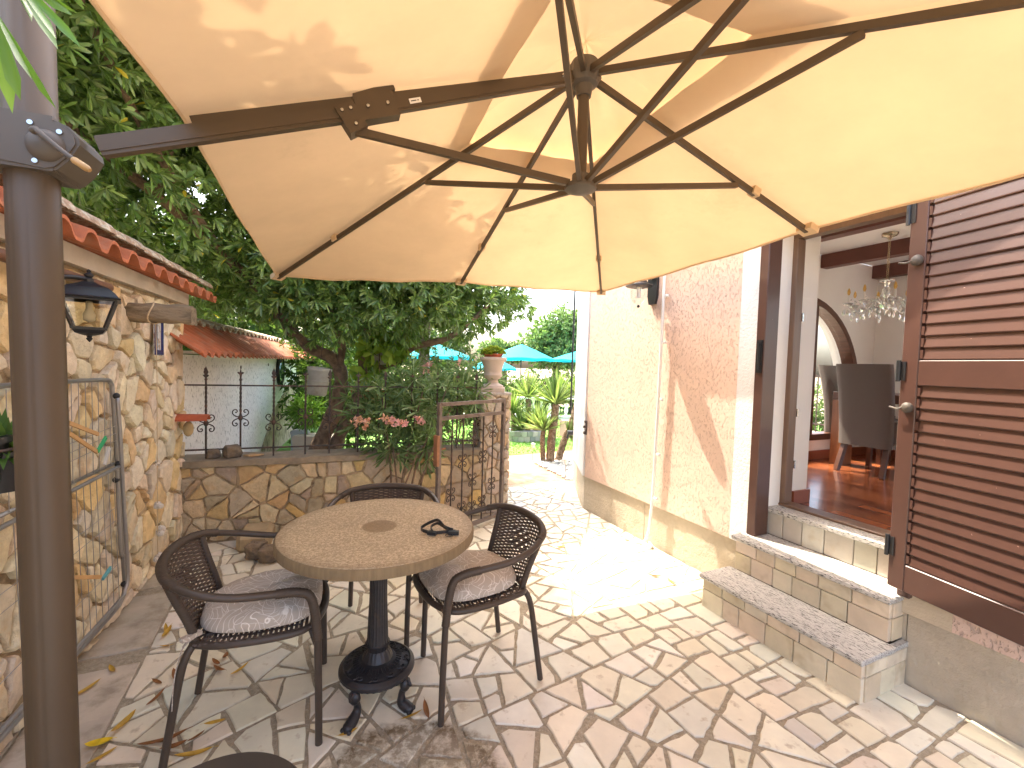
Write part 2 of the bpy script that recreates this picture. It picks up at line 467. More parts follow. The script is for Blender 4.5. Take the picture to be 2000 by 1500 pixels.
M_GRANITE = mat('streaked_granite', (0.52, 0.5, 0.46), rough=0.75, var=0.12, vscale=6, bump=0.5, bscale=120, stretch=(0.8, 4.5, 3.0), bdist=0.002,
                speck=(58, (0.07, 0.065, 0.06), 0.53, 0.60))
M_CLAD = mat('cream_stone_cladding', (1, 1, 1), rough=0.8, attr=True, var=0.12, vscale=9, bump=0.7, bscale=35, bdist=0.004, speck=(5, (0.42, 0.31, 0.17), 0.55, 0.8))
M_DJOINT = mat('dark_joint', (0.09, 0.06, 0.035), rough=0.95)
M_WHITEW = mat('white_corner_render', (0.70, 0.70, 0.70), rough=0.9, var=0.05, vscale=8, bump=1.0, bscale=55, bdist=0.008)
M_SHUT = mat('brown_shutter_paint', (0.078, 0.037, 0.028), rough=0.36, var=0.12, vscale=5, bump=0.12, bscale=30, speck=(60, (0.4, 0.26, 0.22), 0.74, 0.76), coat=0.12)
M_FRAME = mat('brown_door_frame', (0.16, 0.095, 0.06), rough=0.4, var=0.2, vscale=4, stretch=(8, 8, 0.6))
M_BEAM = mat('red_brown_beam', (0.14, 0.05, 0.035), rough=0.5, var=0.15, vscale=5)
M_ROOMW = mat('room_white', (0.84, 0.83, 0.80), rough=0.9, var=0.02)
M_FAB = mat('taupe_upholstery', (0.13, 0.105, 0.09), rough=0.95, var=0.12, vscale=300, bump=0.4, bscale=700, bdist=0.001)
M_DWOOD = mat('dark_wood', (0.1, 0.04, 0.022), rough=0.35, var=0.3, vscale=4, stretch=(1, 8, 8))
M_TWOOD = mat('table_wood', (0.26, 0.105, 0.045), rough=0.3, var=0.35, vscale=3, stretch=(6, 6, 1))
M_GLASS = glassmat('clear_glass', (0.97, 0.98, 0.98), 0.1)
M_CRYST = mat('crystal', (0.85, 0.87, 0.88), rough=0.08, spec=1.0)
MATS['crystal'].node_tree.nodes['Principled BSDF'].inputs['Transmission Weight'].default_value = 0.75
M_WHITE = mat('white_plastic', (0.72, 0.72, 0.7), rough=0.45, var=0.05)
M_WHITEP = mat('white_paint', (0.75, 0.74, 0.72), rough=0.5)

# stucco with vertical worm-like pits
def stucco(name, base, var=0.05, pitk=0.84, sc=95):
    mt = bpy.data.materials.new(name); mt.use_nodes = True; nt = mt.node_tree; b = nt.nodes['Principled BSDF']
    b.inputs['Roughness'].default_value = 0.9
    tc = N(nt, 'ShaderNodeTexCoord'); mp = N(nt, 'ShaderNodeMapping'); mp.inputs['Scale'].default_value = (1.0, 1.0, 0.42)
    nt.links.new(tc.outputs['Object'], mp.inputs[0])
    n1 = N(nt, 'ShaderNodeTexNoise'); n1.inputs['Scale'].default_value = sc; n1.inputs['Detail'].default_value = 2.5; n1.inputs['Distortion'].default_value = 0.6
    n2 = N(nt, 'ShaderNodeTexNoise'); n2.inputs['Scale'].default_value = 2.2; n2.inputs['Detail'].default_value = 4
    nt.links.new(mp.outputs[0], n1.inputs[0]); nt.links.new(tc.outputs['Object'], n2.inputs[0])
    pit = ramp(nt, n1.outputs[0], [(0.36, 0.0), (0.44, 1.0)])
    n3 = N(nt, 'ShaderNodeTexNoise'); n3.inputs['Scale'].default_value = 140; n3.inputs['Detail'].default_value = 5
    nt.links.new(tc.outputs['Object'], n3.inputs[0])
    h = N(nt, 'ShaderNodeMath', operation='MULTIPLY_ADD'); h.inputs[1].default_value = 0.35
    nt.links.new(n3.outputs[0], h.inputs[0]); nt.links.new(pit, h.inputs[2])
    bp = N(nt, 'ShaderNodeBump'); bp.inputs['Strength'].default_value = 0.9; bp.inputs['Distance'].default_value = 0.006
    nt.links.new(h.outputs[0], bp.inputs['Height']); nt.links.new(bp.outputs[0], b.inputs['Normal'])
    rgb = N(nt, 'ShaderNodeRGB'); rgb.outputs[0].default_value = (*base, 1)
    c = mixc(nt, 1.0, rgb.outputs[0], ramp(nt, n2.outputs[0], [(0.3, 1 - var), (0.7, 1 + var)]), 'MULTIPLY')
    c = mixc(nt, 1.0, c, ramp(nt, pit, [(0.0, pitk), (0.6, 1.0)]), 'MULTIPLY')
    nt.links.new(c, b.inputs['Base Color'])
    return mt
M_PINK = stucco('pink_stucco', (0.71, 0.52, 0.42))
M_WSTUC = stucco('white_pitted_stucco', (0.80, 0.78, 0.75), 0.06, 0.5, 60)

# ------------------------------------------------------------------ ground, paving, lawn
mb = MB(); mb.add([(-150, -60, -0.03), (150, -60, -0.03), (150, 260, -0.03), (-150, 260, -0.03)], [[0, 1, 2, 3]])
struct(mb.build('ground', mat('dry_soil', (0.25, 0.2, 0.13), rough=1, var=0.3, vscale=2, bump=0.6, bscale=20)))
mb = MB()
mort = [(-3.0, -1.2), (3.3, -1.2), (3.3, 0.2), (0.95, 5.6), (-0.6, 4.9), (-3.2, 3.9)]
mb.add([(x, y, 0.0) for x, y in mort], [list(range(len(mort)))])
struct(mb.build('paving_joints', M_MORT))
PAVC = [(0.73, 0.68, 0.54), (0.76, 0.71, 0.58), (0.69, 0.64, 0.51), (0.75, 0.67, 0.52), (0.77, 0.73, 0.62), (0.66, 0.63, 0.53), (0.71, 0.64, 0.49)]
PAVB = [tuple(x * .8 for x in c) for c in PAVC] + [(0.44, 0.46, 0.47), (0.52, 0.52, 0.52)]  # far stones darkened in colour to offset the sun on them
# strip edge (left) and joint line (right) as straight lines
e0 = (-1.05, 0.70); e1 = (-2.30, 3.27)          # slab strip | crazy paving
j0 = (1.55, 0.93); j1 = (-0.12, 4.02); j2 = (-0.02, 4.9)          # long straight joint
reg_left = [e0, j0, j1, (-1.0, 3.86), e1]
reg_left = reg_left if area(reg_left) > 0 else reg_left[::-1]
wl0 = hw(0.0, -0.004, 0); wl1 = hw(5.2, -0.004, 0)
reg_right = [j0, (wl1.x, wl1.y), (wl0.x, wl0.y), j1]
reg_right = reg_right if area(reg_right) > 0 else reg_right[::-1]
reg_near = [(-1.05, 0.70), (-0.3, -0.9), (2.2, -0.9), (wl1.x, wl1.y), j0]
reg_near = reg_near if area(reg_near) > 0 else reg_near[::-1]
reg_far = [j1, (wl0.x, wl0.y), (0.80, 5.44), (0.0, 5.06), (-0.30, 4.93)]
reg_far = reg_far if area(reg_far) > 0 else reg_far[::-1]
mb = MB()
def P3(x, y, z): return (x, y, z)
ang = math.atan2(UX.y, UX.x)
def lay(reg, tgt, angle, sd, cols_, joint):
    for poly in split(reg, tgt, angle, sd):
        q = inset(poly, joint)
        if len(q) < 3 or area(q) < 0.0012: continue
        # knock off a corner now and then
        if random.random() < 0.75 and len(q) > 3:
            k = random.randrange(len(q)); a = q[k]; c = cent(q)
            n = (a[0] - c[0], a[1] - c[1]); L = math.hypot(*n); a_ = random.gauss(math.atan2(n[1], n[0]), .35); n = (math.cos(a_), math.sin(a_))
            q2 = clip(q, (c[0] + n[0] * L * .78, c[1] + n[1] * L * .78), n)
            if len(q2) >= 3: q = q2
        stone(mb, q, P3, random.uniform(.0055, .0085), 0.005, pick(cols_, .07), tilt=0.004, amp=0.0035, step=0.035, base=-0.002)
lay(reg_left, 0.029, None, 0.28, PAVC, 0.008)
lay(reg_near, 0.031, None, 0.24, PAVC, 0.0085)
# right region: a far random half and a near coursed half
mid0 = hw(1.55, -0.004, 0)
pm = (mid0.x, mid0.y); nm = (UX.x, UX.y)
PAVD = [tuple(x * .86 for x in c) for c in PAVC]  # same stones, colour lowered where the sun falls on them
lay(clip(reg_right, pm, (-nm[0], -nm[1])), 0.030, ang, 0.2, PAVC, 0.0075)
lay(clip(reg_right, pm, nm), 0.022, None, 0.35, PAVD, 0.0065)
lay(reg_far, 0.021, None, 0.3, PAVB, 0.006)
struct(mb.build('paving', M_PAVE, colors=True))
# worn slabs along the left wall
mb = MB()
SC = [(0.44, 0.37, 0.28), (0.5, 0.43, 0.33), (0.40, 0.33, 0.24), (0.47, 0.41, 0.33)]
d = Vector((e1[0] - e0[0], e1[1] - e0[1], 0)); Ld = d.length; d.normalize(); dn = Vector((-d.y, d.x, 0))
s_ = -1.4
while s_ < Ld + 0.35:
    l = random.uniform(.30, .42)
    for k in range(3):
        o0 = 0.28 * k + 0.0; sh = random.uniform(-.08, .08)
        pts = [Vector((*e0, 0)) + d * (s_ + sh + a) + dn * (o0 + b) for a, b in ((0, 0), (l, 0), (l, .28), (0, .28))]
        q = inset([(p.x, p.y) for p in (pts if area([(p.x, p.y) for p in pts]) > 0 else pts[::-1])], 0.004)
        if len(q) >= 3: stone(mb, q, P3, random.uniform(.006, .009), 0.004, pick(SC, .08), tilt=0.004, amp=0.002, step=0.06)
    s_ += l
struct(mb.build('slab_strip', M_STRIP, colors=True))
# terracotta path, pebbles, lawn
mb = MB(); pth = [(-0.35, 5.0), (0.0, 5.065), (0.80, 5.45), (0.75, 5.55), (0.34, 6.5), (0.9, 7.1), (1.3, 7.0), (1.7, 7.3), (1.2, 7.6), (0.0, 6.92), (-1.5, 6.3), (-1.5, 5.0)]
mb.add([(x, y, -0.006) for x, y in pth], [list(range(len(pth)))])
mpath = mat('salmon_path_pavers', (0.40, 0.21, 0.12), rough=0.8, var=0.12, vscale=5, bump=0.3, bscale=60)
nt = mpath.node_tree; b = nt.nodes['Principled BSDF']; src = b.inputs['Base Color'].links[0].from_socket
bt = N(nt, 'ShaderNodeTexBrick'); tc = N(nt, 'ShaderNodeTexCoord'); mp = N(nt, 'ShaderNodeMapping'); mp.inputs['Rotation'].default_value = (0, 0, R(27))
nt.links.new(tc.outputs['Object'], mp.inputs[0]); nt.links.new(mp.outputs[0], bt.inputs[0]); bt.inputs['Scale'].default_value = 4.5
bt.inputs['Color1'].default_value = (1, 1, 1, 1); bt.inputs['Color2'].default_value = (.9, .9, .88, 1); bt.inputs['Mortar'].default_value = (.7, .66, .6, 1); bt.inputs['Mortar Size'].default_value = 0.012
nt.links.new(mixc(nt, 1.0, src, bt.outputs[0], 'MULTIPLY'), b.inputs['Base Color'])
struct(mb.build('path', mpath))
mb = MB(); gb = [(0.74, 5.48), (0.34, 6.5), (0.85, 7.0), (1.3, 6.9), (1.6, 5.6)]
mb.add([(x, y, -0.008) for x, y in gb], [list(range(len(gb)))])
struct(mb.build('gravel_bed', mat('pebble_base', (0.5, 0.49, 0.47), rough=.9, var=.2, vscale=30)))
V = []; Fq = []; CC = []
gcol = [(0.66, 0.66, 0.65), (0.5, 0.5, 0.5), (0.72, 0.7, 0.66), (0.4, 0.4, 0.41)]
def inpoly(p, poly):
    c = False; n = len(poly)
    for i in range(n):
        a = poly[i]; b_ = poly[i - 1]
        if (a[1] > p[1]) != (b_[1] > p[1]) and p[0] < (b_[0] - a[0]) * (p[1] - a[1]) / (b_[1] - a[1]) + a[0]: c = not c
    return c
mb = MB()
for _ in range(1500):
    x, y = random.uniform(.25, 1.5), random.uniform(5.45, 7.0)
    if not inpoly((x, y), gb): continue
    r = random.uniform(.018, .042); mb.cc = pick(gcol)
    mb.ball((x, y, r * .25), r, 5, 4, (1, random.uniform(.6, 1), .55), Matrix.Identity(4))
tag(mb.build('pebbles', mat('pebble', (1, 1, 1), attr=True, rough=.8), colors=True, smooth=True), 'white and grey pebbles spread round the foot of the two palm trunks', 'pebbles', kind='stuff')
mb = MB(); lawn = [(-3.0, 5.6), (-1.5, 6.32), (0.0, 6.93), (1.2, 7.6), (1.75, 7.25), (9, 9), (9, 16), (-8, 16), (-8, 6)]
mb.add([(x, y, 0.0) for x, y in lawn], [list(range(len(lawn)))])
struct(mb.build('lawn', mat('lawn_green', (0.13, 0.27, 0.045), rough=.95, var=.2, vscale=5, bump=1, bscale=120, bdist=.01)))
g = np.random.default_rng(3); k = 26000
gx = g.uniform(-1.5, 3.0, k); gy = g.uniform(6.3, 12, k)
ok = (gy - 6.93) > (gx * 0.56 + .02); gx, gy = gx[ok], gy[ok]
hh = g.uniform(.015, .035, len(gx)); a = g.uniform(0, 6.28, len(gx))
V = np.zeros((len(gx), 4, 3)); ww_ = 0.006
V[:, 0] = np.c_[gx - np.cos(a) * ww_, gy - np.sin(a) * ww_, 0 * gx]; V[:, 1] = np.c_[gx + np.cos(a) * ww_, gy + np.sin(a) * ww_, 0 * gx]
lx, ly = g.normal(0, .01, (2, len(gx)))
V[:, 2] = np.c_[gx + np.cos(a) * .001 + lx, gy + ly, hh]; V[:, 3] = np.c_[gx - np.cos(a) * .001 + lx, gy + ly, hh]
cc = np.repeat(np.array([[.15, .32, .05]]) * g.uniform(.7, 1.3, (len(gx), 1)), 4, 0)
M_GRASS = mat('grass_blade', (1, 1, 1), attr=True, rough=.7, trans=(.3, (1, 1, .6)))
tag(np_mesh('lawn_grass', V.reshape(-1, 3), np.arange(len(gx) * 4).reshape(-1, 4), M_GRASS, None, cc), 'short bright green grass of the lawn beyond the path', 'grass', kind='stuff')

# ------------------------------------------------------------------ left boundary wall
WALLC = [(0.72, 0.61, 0.43), (0.75, 0.65, 0.47), (0.68, 0.57, 0.40), (0.76, 0.67, 0.50), (0.71, 0.59, 0.39), (0.64, 0.55, 0.41), (0.71, 0.53, 0.28), (0.72, 0.64, 0.49)]
LOWC = [(0.60, 0.47, 0.28), (0.62, 0.49, 0.29), (0.46, 0.37, 0.25), (0.56, 0.40, 0.20), (0.40, 0.33, 0.24), (0.62, 0.52, 0.34), (0.52, 0.43, 0.30), (0.62, 0.43, 0.18), (.46, .38, .27)]
lwall = empty('stone_boundary_wall', LORG, L_RZ, 'tall cream rubble stone wall with a tiled coping at the left of the patio', 'wall')
mb = MB(); mb.box(-0.08, 4.6, -0.30, 0.0, -0.05, 1.80)
mb.build('wall_core', M_WMORT, lwall)
mb = MB()
for c in voronoi(-0.06, 4.6, 0.01, 1.79, 0.138, 0.62, 1.1):
    q = inset(c, 0.0095)
    if len(q) >= 3 and area(q) > .0006:
        stone(mb, q, lambda x, y, z: (x, z, y), random.uniform(.014, .034), random.uniform(.004, .010), pick(WALLC, .1), tilt=0.06, amp=0.008, dome=0.003, base=-0.01, step=0.03)
mb.build('stone_facing', M_STONE, lwall, colors=True)
mb = MB()
for c in voronoi(-0.28, 0.0, 0.01, 1.79, 0.13, 0.4, 1.1):      # the return at the far end
    q = inset(c, 0.006)
    if len(q) >= 3: stone(mb, q, lambda x, y, z: (-0.08 - z, -(-x) if False else x, y), .02, .012, pick(WALLC, .1), tilt=.05, amp=.006, dome=.006, base=-.01)
mb.build('end_facing', M_STONE, lwall, colors=True)
mb = MB(); mb.box(-0.10, 4.6, -0.30, 0.035, 1.802, 1.885)
mb.build('render_band', M_BAND, lwall)
def wave(mb, s0, s1, y0, z0, y1, z1, amp=.030, per=.195, th=.014, M=None):
    """an S-tile sheet from the eave (y0,z0) up to (y1,z1), along x"""
    n = int((s1 - s0) / per * 16); rows = [(y0, z0), (y1, z1)]
    top = []; 
    def prof(s):
        u = (s / per) % 1.0
        return amp * (math.tanh(1.9 * math.sin(2 * PI * u) + .35) * 1.02 - .12 * math.cos(4 * PI * u))
    vs = []; 
    for (y, z) in rows:
        for off in (0, -th):
            for i in range(n + 1):
                s = s0 + (s1 - s0) * i / n; vs.append((s, y, z + prof(s) + off))
    m_ = n + 1; fs = []
    for i in range(n):
        fs.append([i, i + 1, 2 * m_ + i + 1, 2 * m_ + i]); fs.append([m_ + i + 1, m_ + i, 3 * m_ + i, 3 * m_ + i + 1])
        fs.append([m_ + i, m_ + i + 1, i + 1, i]); fs.append([2 * m_ + i, 2 * m_ + i + 1, 3 * m_ + i + 1, 3 * m_ + i])
    fs.append([0, 2 * m_, 3 * m_, m_]); fs.append([n, m_ + n, 3 * m_ + n, 2 * m_ + n])
    mb.add(vs, fs, M)
mb = MB(); wave(mb, -0.30, 4.6, 0.17, 1.888, -0.16, 1.985)
mb.build('coping_tiles', M_TILE, lwall, smooth=50)
mb = MB()
s = -0.34
while s < 4.6:     # half-round ridge tiles over the S tiles
    r0, r1 = .085, .072; vs = []; n = 10
    for ss, rr in ((s, r0), (s + .36, r1)):
        for q in (rr, rr - .014):
            for i in range(n + 1):
                a = PI * i / n; vs.append((ss, 0.03 + math.cos(a) * q * 1.25, 1.972 + math.sin(a) * q * .8))
    m_ = n + 1; fs = []
    for i in range(n):
        fs += [[i, i + 1, 2 * m_ + i + 1, 2 * m_ + i], [m_ + i + 1, m_ + i, 3 * m_ + i, 3 * m_ + i + 1], [i + 1, i, m_ + i, m_ + i + 1], [2 * m_ + i, 2 * m_ + i + 1, 3 * m_ + i + 1, 3 * m_ + i]]
    mb.add(vs, fs); s += .33
mb.build('ridge_tiles', M_LICHEN, lwall, smooth=50)

# second, lower white wall running away beyond the stone wall
A = Vector((-2.55, 3.36, 0)); B = Vector((-4.17, 8.5, 0)); dW = (B - A).normalized(); rz = math.atan2(-dW.y, -dW.x)
ww2 = empty('whitewashed_wall', A, rz, 'white pitted rendered wall with a small tiled roof beyond the stone wall', 'wall')
# local x towards the camera, y towards the patio side
mb = MB(); mb.box(-5.35, 0.35, -0.28, 0.0, -0.05, 1.43); mb.build('rendered_face', M_WSTUC, ww2)
mb = MB(); q = [(-5.36, 0.0), (-2.3, 0.0), (-3.3, 0.62), (-4.6, 0.98), (-5.36, 1.02)]
mb.prism(q, 0.0, 0.012); mb.build('bare_stone_patch', M_STONE if False else mat('bare_rubble', (0.42, 0.34, 0.24), rough=.95, var=.35, vscale=14, bump=1, bscale=25, bdist=.02, second=(.2, .15, .1), sfac=(.48, .58), sscale=12, stretch=(1, 1, .6)), ww2)
mb = MB(); wave(mb, -6.9, 0.36, 0.26, 1.44, -0.20, 1.74, amp=.018, per=.15); mb.build('roof_tiles', M_TILE, ww2, smooth=50)
mb = MB(); wave(mb, -6.9, 0.50, -0.10, 1.725, -0.34, 1.80, amp=.022, per=.2); mb.build('ridge_tiles', M_LICHEN, ww2, smooth=50)
mb = MB(); mb.prism([(-6.9, 1.44), (0.0, 1.44), (0.0, 1.46), (-6.9, 1.46)], -0.28, .1); 
mb.build('soffit', M_WHITEP, ww2)

mb = MB()
for s, z in ((-.55, 1.30), (-1.65, 1.31), (-3.0, 1.33)): mb.ball((s, 0.004, z), .022, 8, 5, (1, .3, 1))
mb.build('rusty_anchor', M_IRON, ww2)

# low rubble wall with a concrete cap
lo = empty('low_rubble_wall', WORG, W_RZ, 'low brown rubble wall with a worn concrete top under the iron railing', 'wall')
mb = MB(); mb.box(-0.02, 2.36, 0.0, 0.26, -0.05, 0.585); mb.build('wall_core', M_WMORT, lo)
mb = MB()
for c in voronoi(-0.02, 2.36, 0.0, 0.585, 0.115, 0.62, 1.25):
    q = inset(c, 0.006)
    if len(q) >= 3 and area(q) > .0007: stone(mb, q, lambda x, y, z: (x, -z, y), random.uniform(.010, .024), random.uniform(.003, .008), pick(LOWC, .12), tilt=0.07, amp=0.005, dome=0.0015, base=-0.01, step=0.03)
mb.build('stone_facing', M_STONE, lo, colors=True)
mb = MB()
n = 60
mb.grid(lambda u, v: (-0.03 + 2.39 * u, -0.035 + .31 * v + (.006 * math.sin(u * 70) if v < .01 else 0), 0.632 + .003 * math.sin(u * 31 + v * 9)), n, 4)
mb.grid(lambda u, v: (-0.03 + 2.39 * u, -0.035 + (.006 * math.sin(u * 70)) * (1 - v), 0.585 + .047 * v + .003 * math.sin(u * 31) * v), n, 1)
mb.grid(lambda u, v: (-0.03 + 2.39 * u, .275, 0.632 - .047 * v), n, 1)
mb.build('concrete_cap', mat('worn_concrete', (0.27, 0.22, 0.155), rough=.95, var=.25, vscale=14, bump=.9, bscale=60, second=(.38, .3, .2), sfac=(.5, .7)), lo)
mb = MB(); mb.box(0.42, 0.64, -0.30, 0.0, -.01, .13, bev=.03)
pb = mb.build('plaster_footing', mat('ochre_plaster', (0.42, 0.33, 0.2), rough=.95, var=.2, vscale=9, bump=.6, bscale=50), lo)

# gate pillar
gp = empty('gate_pillar', ww(2.50, 0.02, 0), W_RZ, 'square rubble stone gate pillar carrying a pale urn', 'pillar')
PW, PD, PH = .30, .30, 1.16
mb = MB(); mb.box(-PW / 2 + .02, PW / 2 - .02, .02, PD - .02, -.05, PH - .02); mb.build('pillar_core', M_WMORT, gp)
mb = MB()
PILC = [(0.52, 0.45, 0.36), (0.56, 0.47, 0.36), (0.46, 0.4, 0.33), (0.5, 0.38, 0.26), (.48, .44, .39)]
for f in range(4):
    fr = [lambda x, y, z: (x, .02 - z, y), lambda x, y, z: (PW / 2 - .02 + z, x + PW / 2, y), lambda x, y, z: (-PW / 2 + .02 - z, -x + PW / 2, y), lambda x, y, z: (-x, PD - .02 + z, y)][f]
    for c in voronoi(-PW / 2 + .01, PW / 2 - .01, 0, PH, .10, .4, 1.2):
        q = inset(c, .005)
        if len(q) >= 3 and area(q) > .0006: stone(mb, q, fr, random.uniform(.012, .022), .009, pick(PILC, .1), tilt=.04, amp=.004, dome=.003, base=-.01)
mb.box(-PW / 2, PW / 2, 0, PD, PH - .03, PH, bev=.008)
mb.build('stone_facing', M_STONE, gp, colors=True)

# ------------------------------------------------------------------ the house
house = empty('house', HOUSE_ORG, HOUSE_RZ, 'pink stucco house with white corners, grey plinth and an open doorway', 'house')
ZT = 5.4
def part(name, mt, fn, parent=house, **k):
    mb = MB(); fn(mb); return mb.build(name, mt, parent, **k)
DX0, DX1, DZ0, DZ1 = 1.83, 2.62, 0.585, 2.30     # door opening
part('pink_wall', M_PINK, lambda b: (b.box(0.03, 1.70, -.019, .40, .335, ZT), b.box(2.80, 3.60, -.019, .40, .335, ZT), b.box(4.80, 6.2, -.019, .40, .335, ZT), b.box(3.60, 4.80, -.019, .40, 2.55, ZT)))  # unseen gap in the facade, added to let daylight into the room
part('white_render', M_WHITEW, lambda b: (b.box(1.70, DX0, -.021, .40, .335, ZT), b.box(DX0, DX1, -.015, .40, DZ1 + .06, ZT)))
part('beige_render', mat('beige_render', (.60, .50, .36), rough=.9, var=.08, vscale=6, bump=.8, bscale=50, bdist=.006), lambda b: b.box(DX1, 2.80, -.021, .40, .335, ZT))
# the short side that turns away at the far corner, its own plinth, the closing walls
A1 = HM.inverted() @ Vector((0.775, 5.32, 0)); 
def quadwall(mb, p, q, th, z0, z1):
    p = Vector((p[0], p[1], 0)); q = Vector((q[0], q[1], 0)); d = (q - p).normalized(); n = Vector((-d.y, d.x, 0)) * th
    vs = [(*(v.xy), z) for z in (z0, z1) for v in (p, q, q + n, p + n)]
    mb.add(vs, [[3, 2, 1, 0], [4, 5, 6, 7], [0, 1, 5, 4], [1, 2, 6, 5], [2, 3, 7, 6], [3, 0, 4, 7]])
part('corner_render', M_WHITEW, lambda b: quadwall(b, (0.0, -.024), (A1.x, A1.y - .015), -.3, .335, ZT))
mpl = mat('grey_plinth_render', (0.50, 0.43, 0.33), rough=.9, var=.12, vscale=5, bump=1.0, bscale=30, bdist=.010, speck=(4, (.40, .34, .26), .5, .8))
def plinth(b):
    s = 0.0
    while s < 6.2:
        e = min(s + .44, 6.2)
        if e > 1.84 and s < 2.6:
            if s < 1.84: b.box(s + .002, 1.84, 0, .4, -.05, .333)
            if e > 2.6: b.box(2.6, e - .002, 0, .4, -.05, .333)
        else: b.box(s + .002, e - .002, random.uniform(-.001, .002), .4, -.05, .333)
        s = e
    quadwall(b, (0.0, .004), (A1.x, A1.y), -.3, -.05, .333)
part('plinth', mpl, plinth)
part('body_wall', M_WHITEP, lambda b: (quadwall(b, (A1.x + .02, A1.y + .3), (.80, .46), .2, 0, ZT), b.box(6.0, 6.2, .4, 4.6, -.05, ZT)))
# a shallow hood slab high over the door: its shadow falls across the wall
part('door_hood', M_WHITEP, lambda b: b.box(.62, 3.6, -.295, -.0215, 2.75, 2.87))
part('eaves', M_WHITEP, lambda b: b.box(-.3, 6.4, -.03, .6, ZT, ZT + .15))
# threshold riser with stone pieces, sill
def riser(b, s0, s1, t, z0, z1, rows, wmin=.09, wmax=.16, ret=None):
    """stone pieces on a vertical face looking to -y; ret = length of the return at s1"""
    zs = [z0]; 
    for r in rows: zs.append(z0 + (z1 - z0) * r)
    for k in range(len(zs) - 1):
        s = s0; lo_, hi_ = zs[k] + .002, zs[k + 1] - .002
        while s < s1 - .01:
            e = min(s1, s + random.uniform(wmin, wmax))
            if s1 - e < .05: e = s1
            b.cc = pick(CLADC, .08); b.box(s + .0025, e - .0025 if e < s1 else e, t - .012 - random.uniform(0, .003), t + .01, lo_, hi_, bev=.0025); s = e
        if ret:
            y = t + .0105
            while y < t + ret - .01:
                e = min(t + ret, y + random.uniform(wmin, wmax) * 1.1)
                if t + ret - e < .05: e = t + ret
                b.cc = pick(CLADC, .08); b.box(s1 - .012, s1 + .004 + random.uniform(0, .003), y + .0025, e, lo_, hi_, bev=.0025); y = e
CLADC = [(0.64, 0.55, 0.40), (0.67, 0.58, 0.43), (0.60, 0.52, 0.38), (0.68, 0.60, 0.46), (0.62, 0.52, 0.36)]
CL2 = [(0.56, 0.52, 0.44), (0.6, 0.55, 0.46), (0.52, 0.48, 0.4)]
part('threshold_core', M_DJOINT, lambda b: b.box(DX0 - .02, DX1, .122, .45, .38, .555))
mb = MB(); CS = CLADC; CLADC = CL2; riser(mb, DX0, DX1, .122, .41, .553, (1.0,), .09, .15); CLADC = CS
mb.build('threshold_riser', M_CLAD, house, colors=True)
part('threshold_sill', M_GRANITE, lambda b: b.box(DX0 + .004, DX1 - .004, .085, .30, .556, .585, bev=.004))
# steps
steps = empty('door_steps', HOUSE_ORG, HOUSE_RZ, 'two steps with speckled granite treads and cream stone risers below the door', 'steps')
sc_ = lambda f, n, m_, **k: part(n, m_, f, steps, **k)
sc_(lambda b: (b.box(1.815, 2.63, -.345, -.002, -.02, .176), b.box(1.83, 2.605, -.10, .12, .176, .384)), 'step_core', M_DJOINT)
mb = MB(); riser(mb, 1.80, 2.645, -.345, 0.0, .177, (.66, 1.0), .10, .17, ret=.335)
mb.build('lower_riser', M_CLAD, steps, colors=True)
mb = MB(); riser(mb, 1.82, 2.62, -.100, .203, .384, (.60, 1.0), .10, .17, ret=.10)
mb.build('upper_riser', M_CLAD, steps, colors=True)
sc_(lambda b: (b.box(1.785, 2.655, -.378, -.112, .179, .204, bev=.005), b.box(2.626, 2.650, -.1118, -.001, .1785, .200)), 'lower_tread', M_GRANITE)
sc_(lambda b: b.box(1.80, 2.63, -.133, .1085, .3855, .412, bev=.005), 'upper_tread', M_GRANITE)
# outer shutter frame and inner door frame
def oframe(b):
    b.box(DX0 - .003, DX0 + .055, -.034, .085, .413, DZ1 + .055, bev=.004); b.box(DX0 + .055, DX1, -.034, .06, DZ1, DZ1 + .055, bev=.004)
    b.box(DX1 - .01, DX1 + .04, -.045, .06, .413, DZ1 + .055, bev=.004)
fo = part('shutter_frame', M_SHUT, oframe)
part('hinge', M_BLACK, lambda b: (b.tube([(DX0 + .028, -.044, 1.44), (DX0 + .028, -.044, 1.6)], .008), b.box(DX0 + .01, DX0 + .045, -.042, -.034, 1.42, 1.62)), fo)
part('reveal', M_ROOMW, lambda b: (b.box(DX0 - .02, DX0 + .045, .0855, .199, .5855, DZ1), b.box(DX1, DX1 + .2, .06, .2, .5855, DZ1), b.box(DX0, DX1, .0605, .2, DZ1 + .03, DZ1 + .2)))
fi = part('door_frame', M_FRAME, lambda b: (b.box(DX0 - .0, DX0 + .075, .20, .275, .6005, 2.255, bev=.004), b.box(DX1 - .03, DX1 + .05, .20, .275, .6005, 2.255), b.box(DX0 - .0, DX1 + .05, .205, .27, 2.256, 2.35), b.box(DX0, DX1, .19, .30, .5855, .60, bev=.003)))
for z in (.82, 1.15, 1.75): part('keeper', M_STEEL, lambda b: b.box(DX0 + .062, DX0 + .08, .272, .285, z, z + .05), fi)
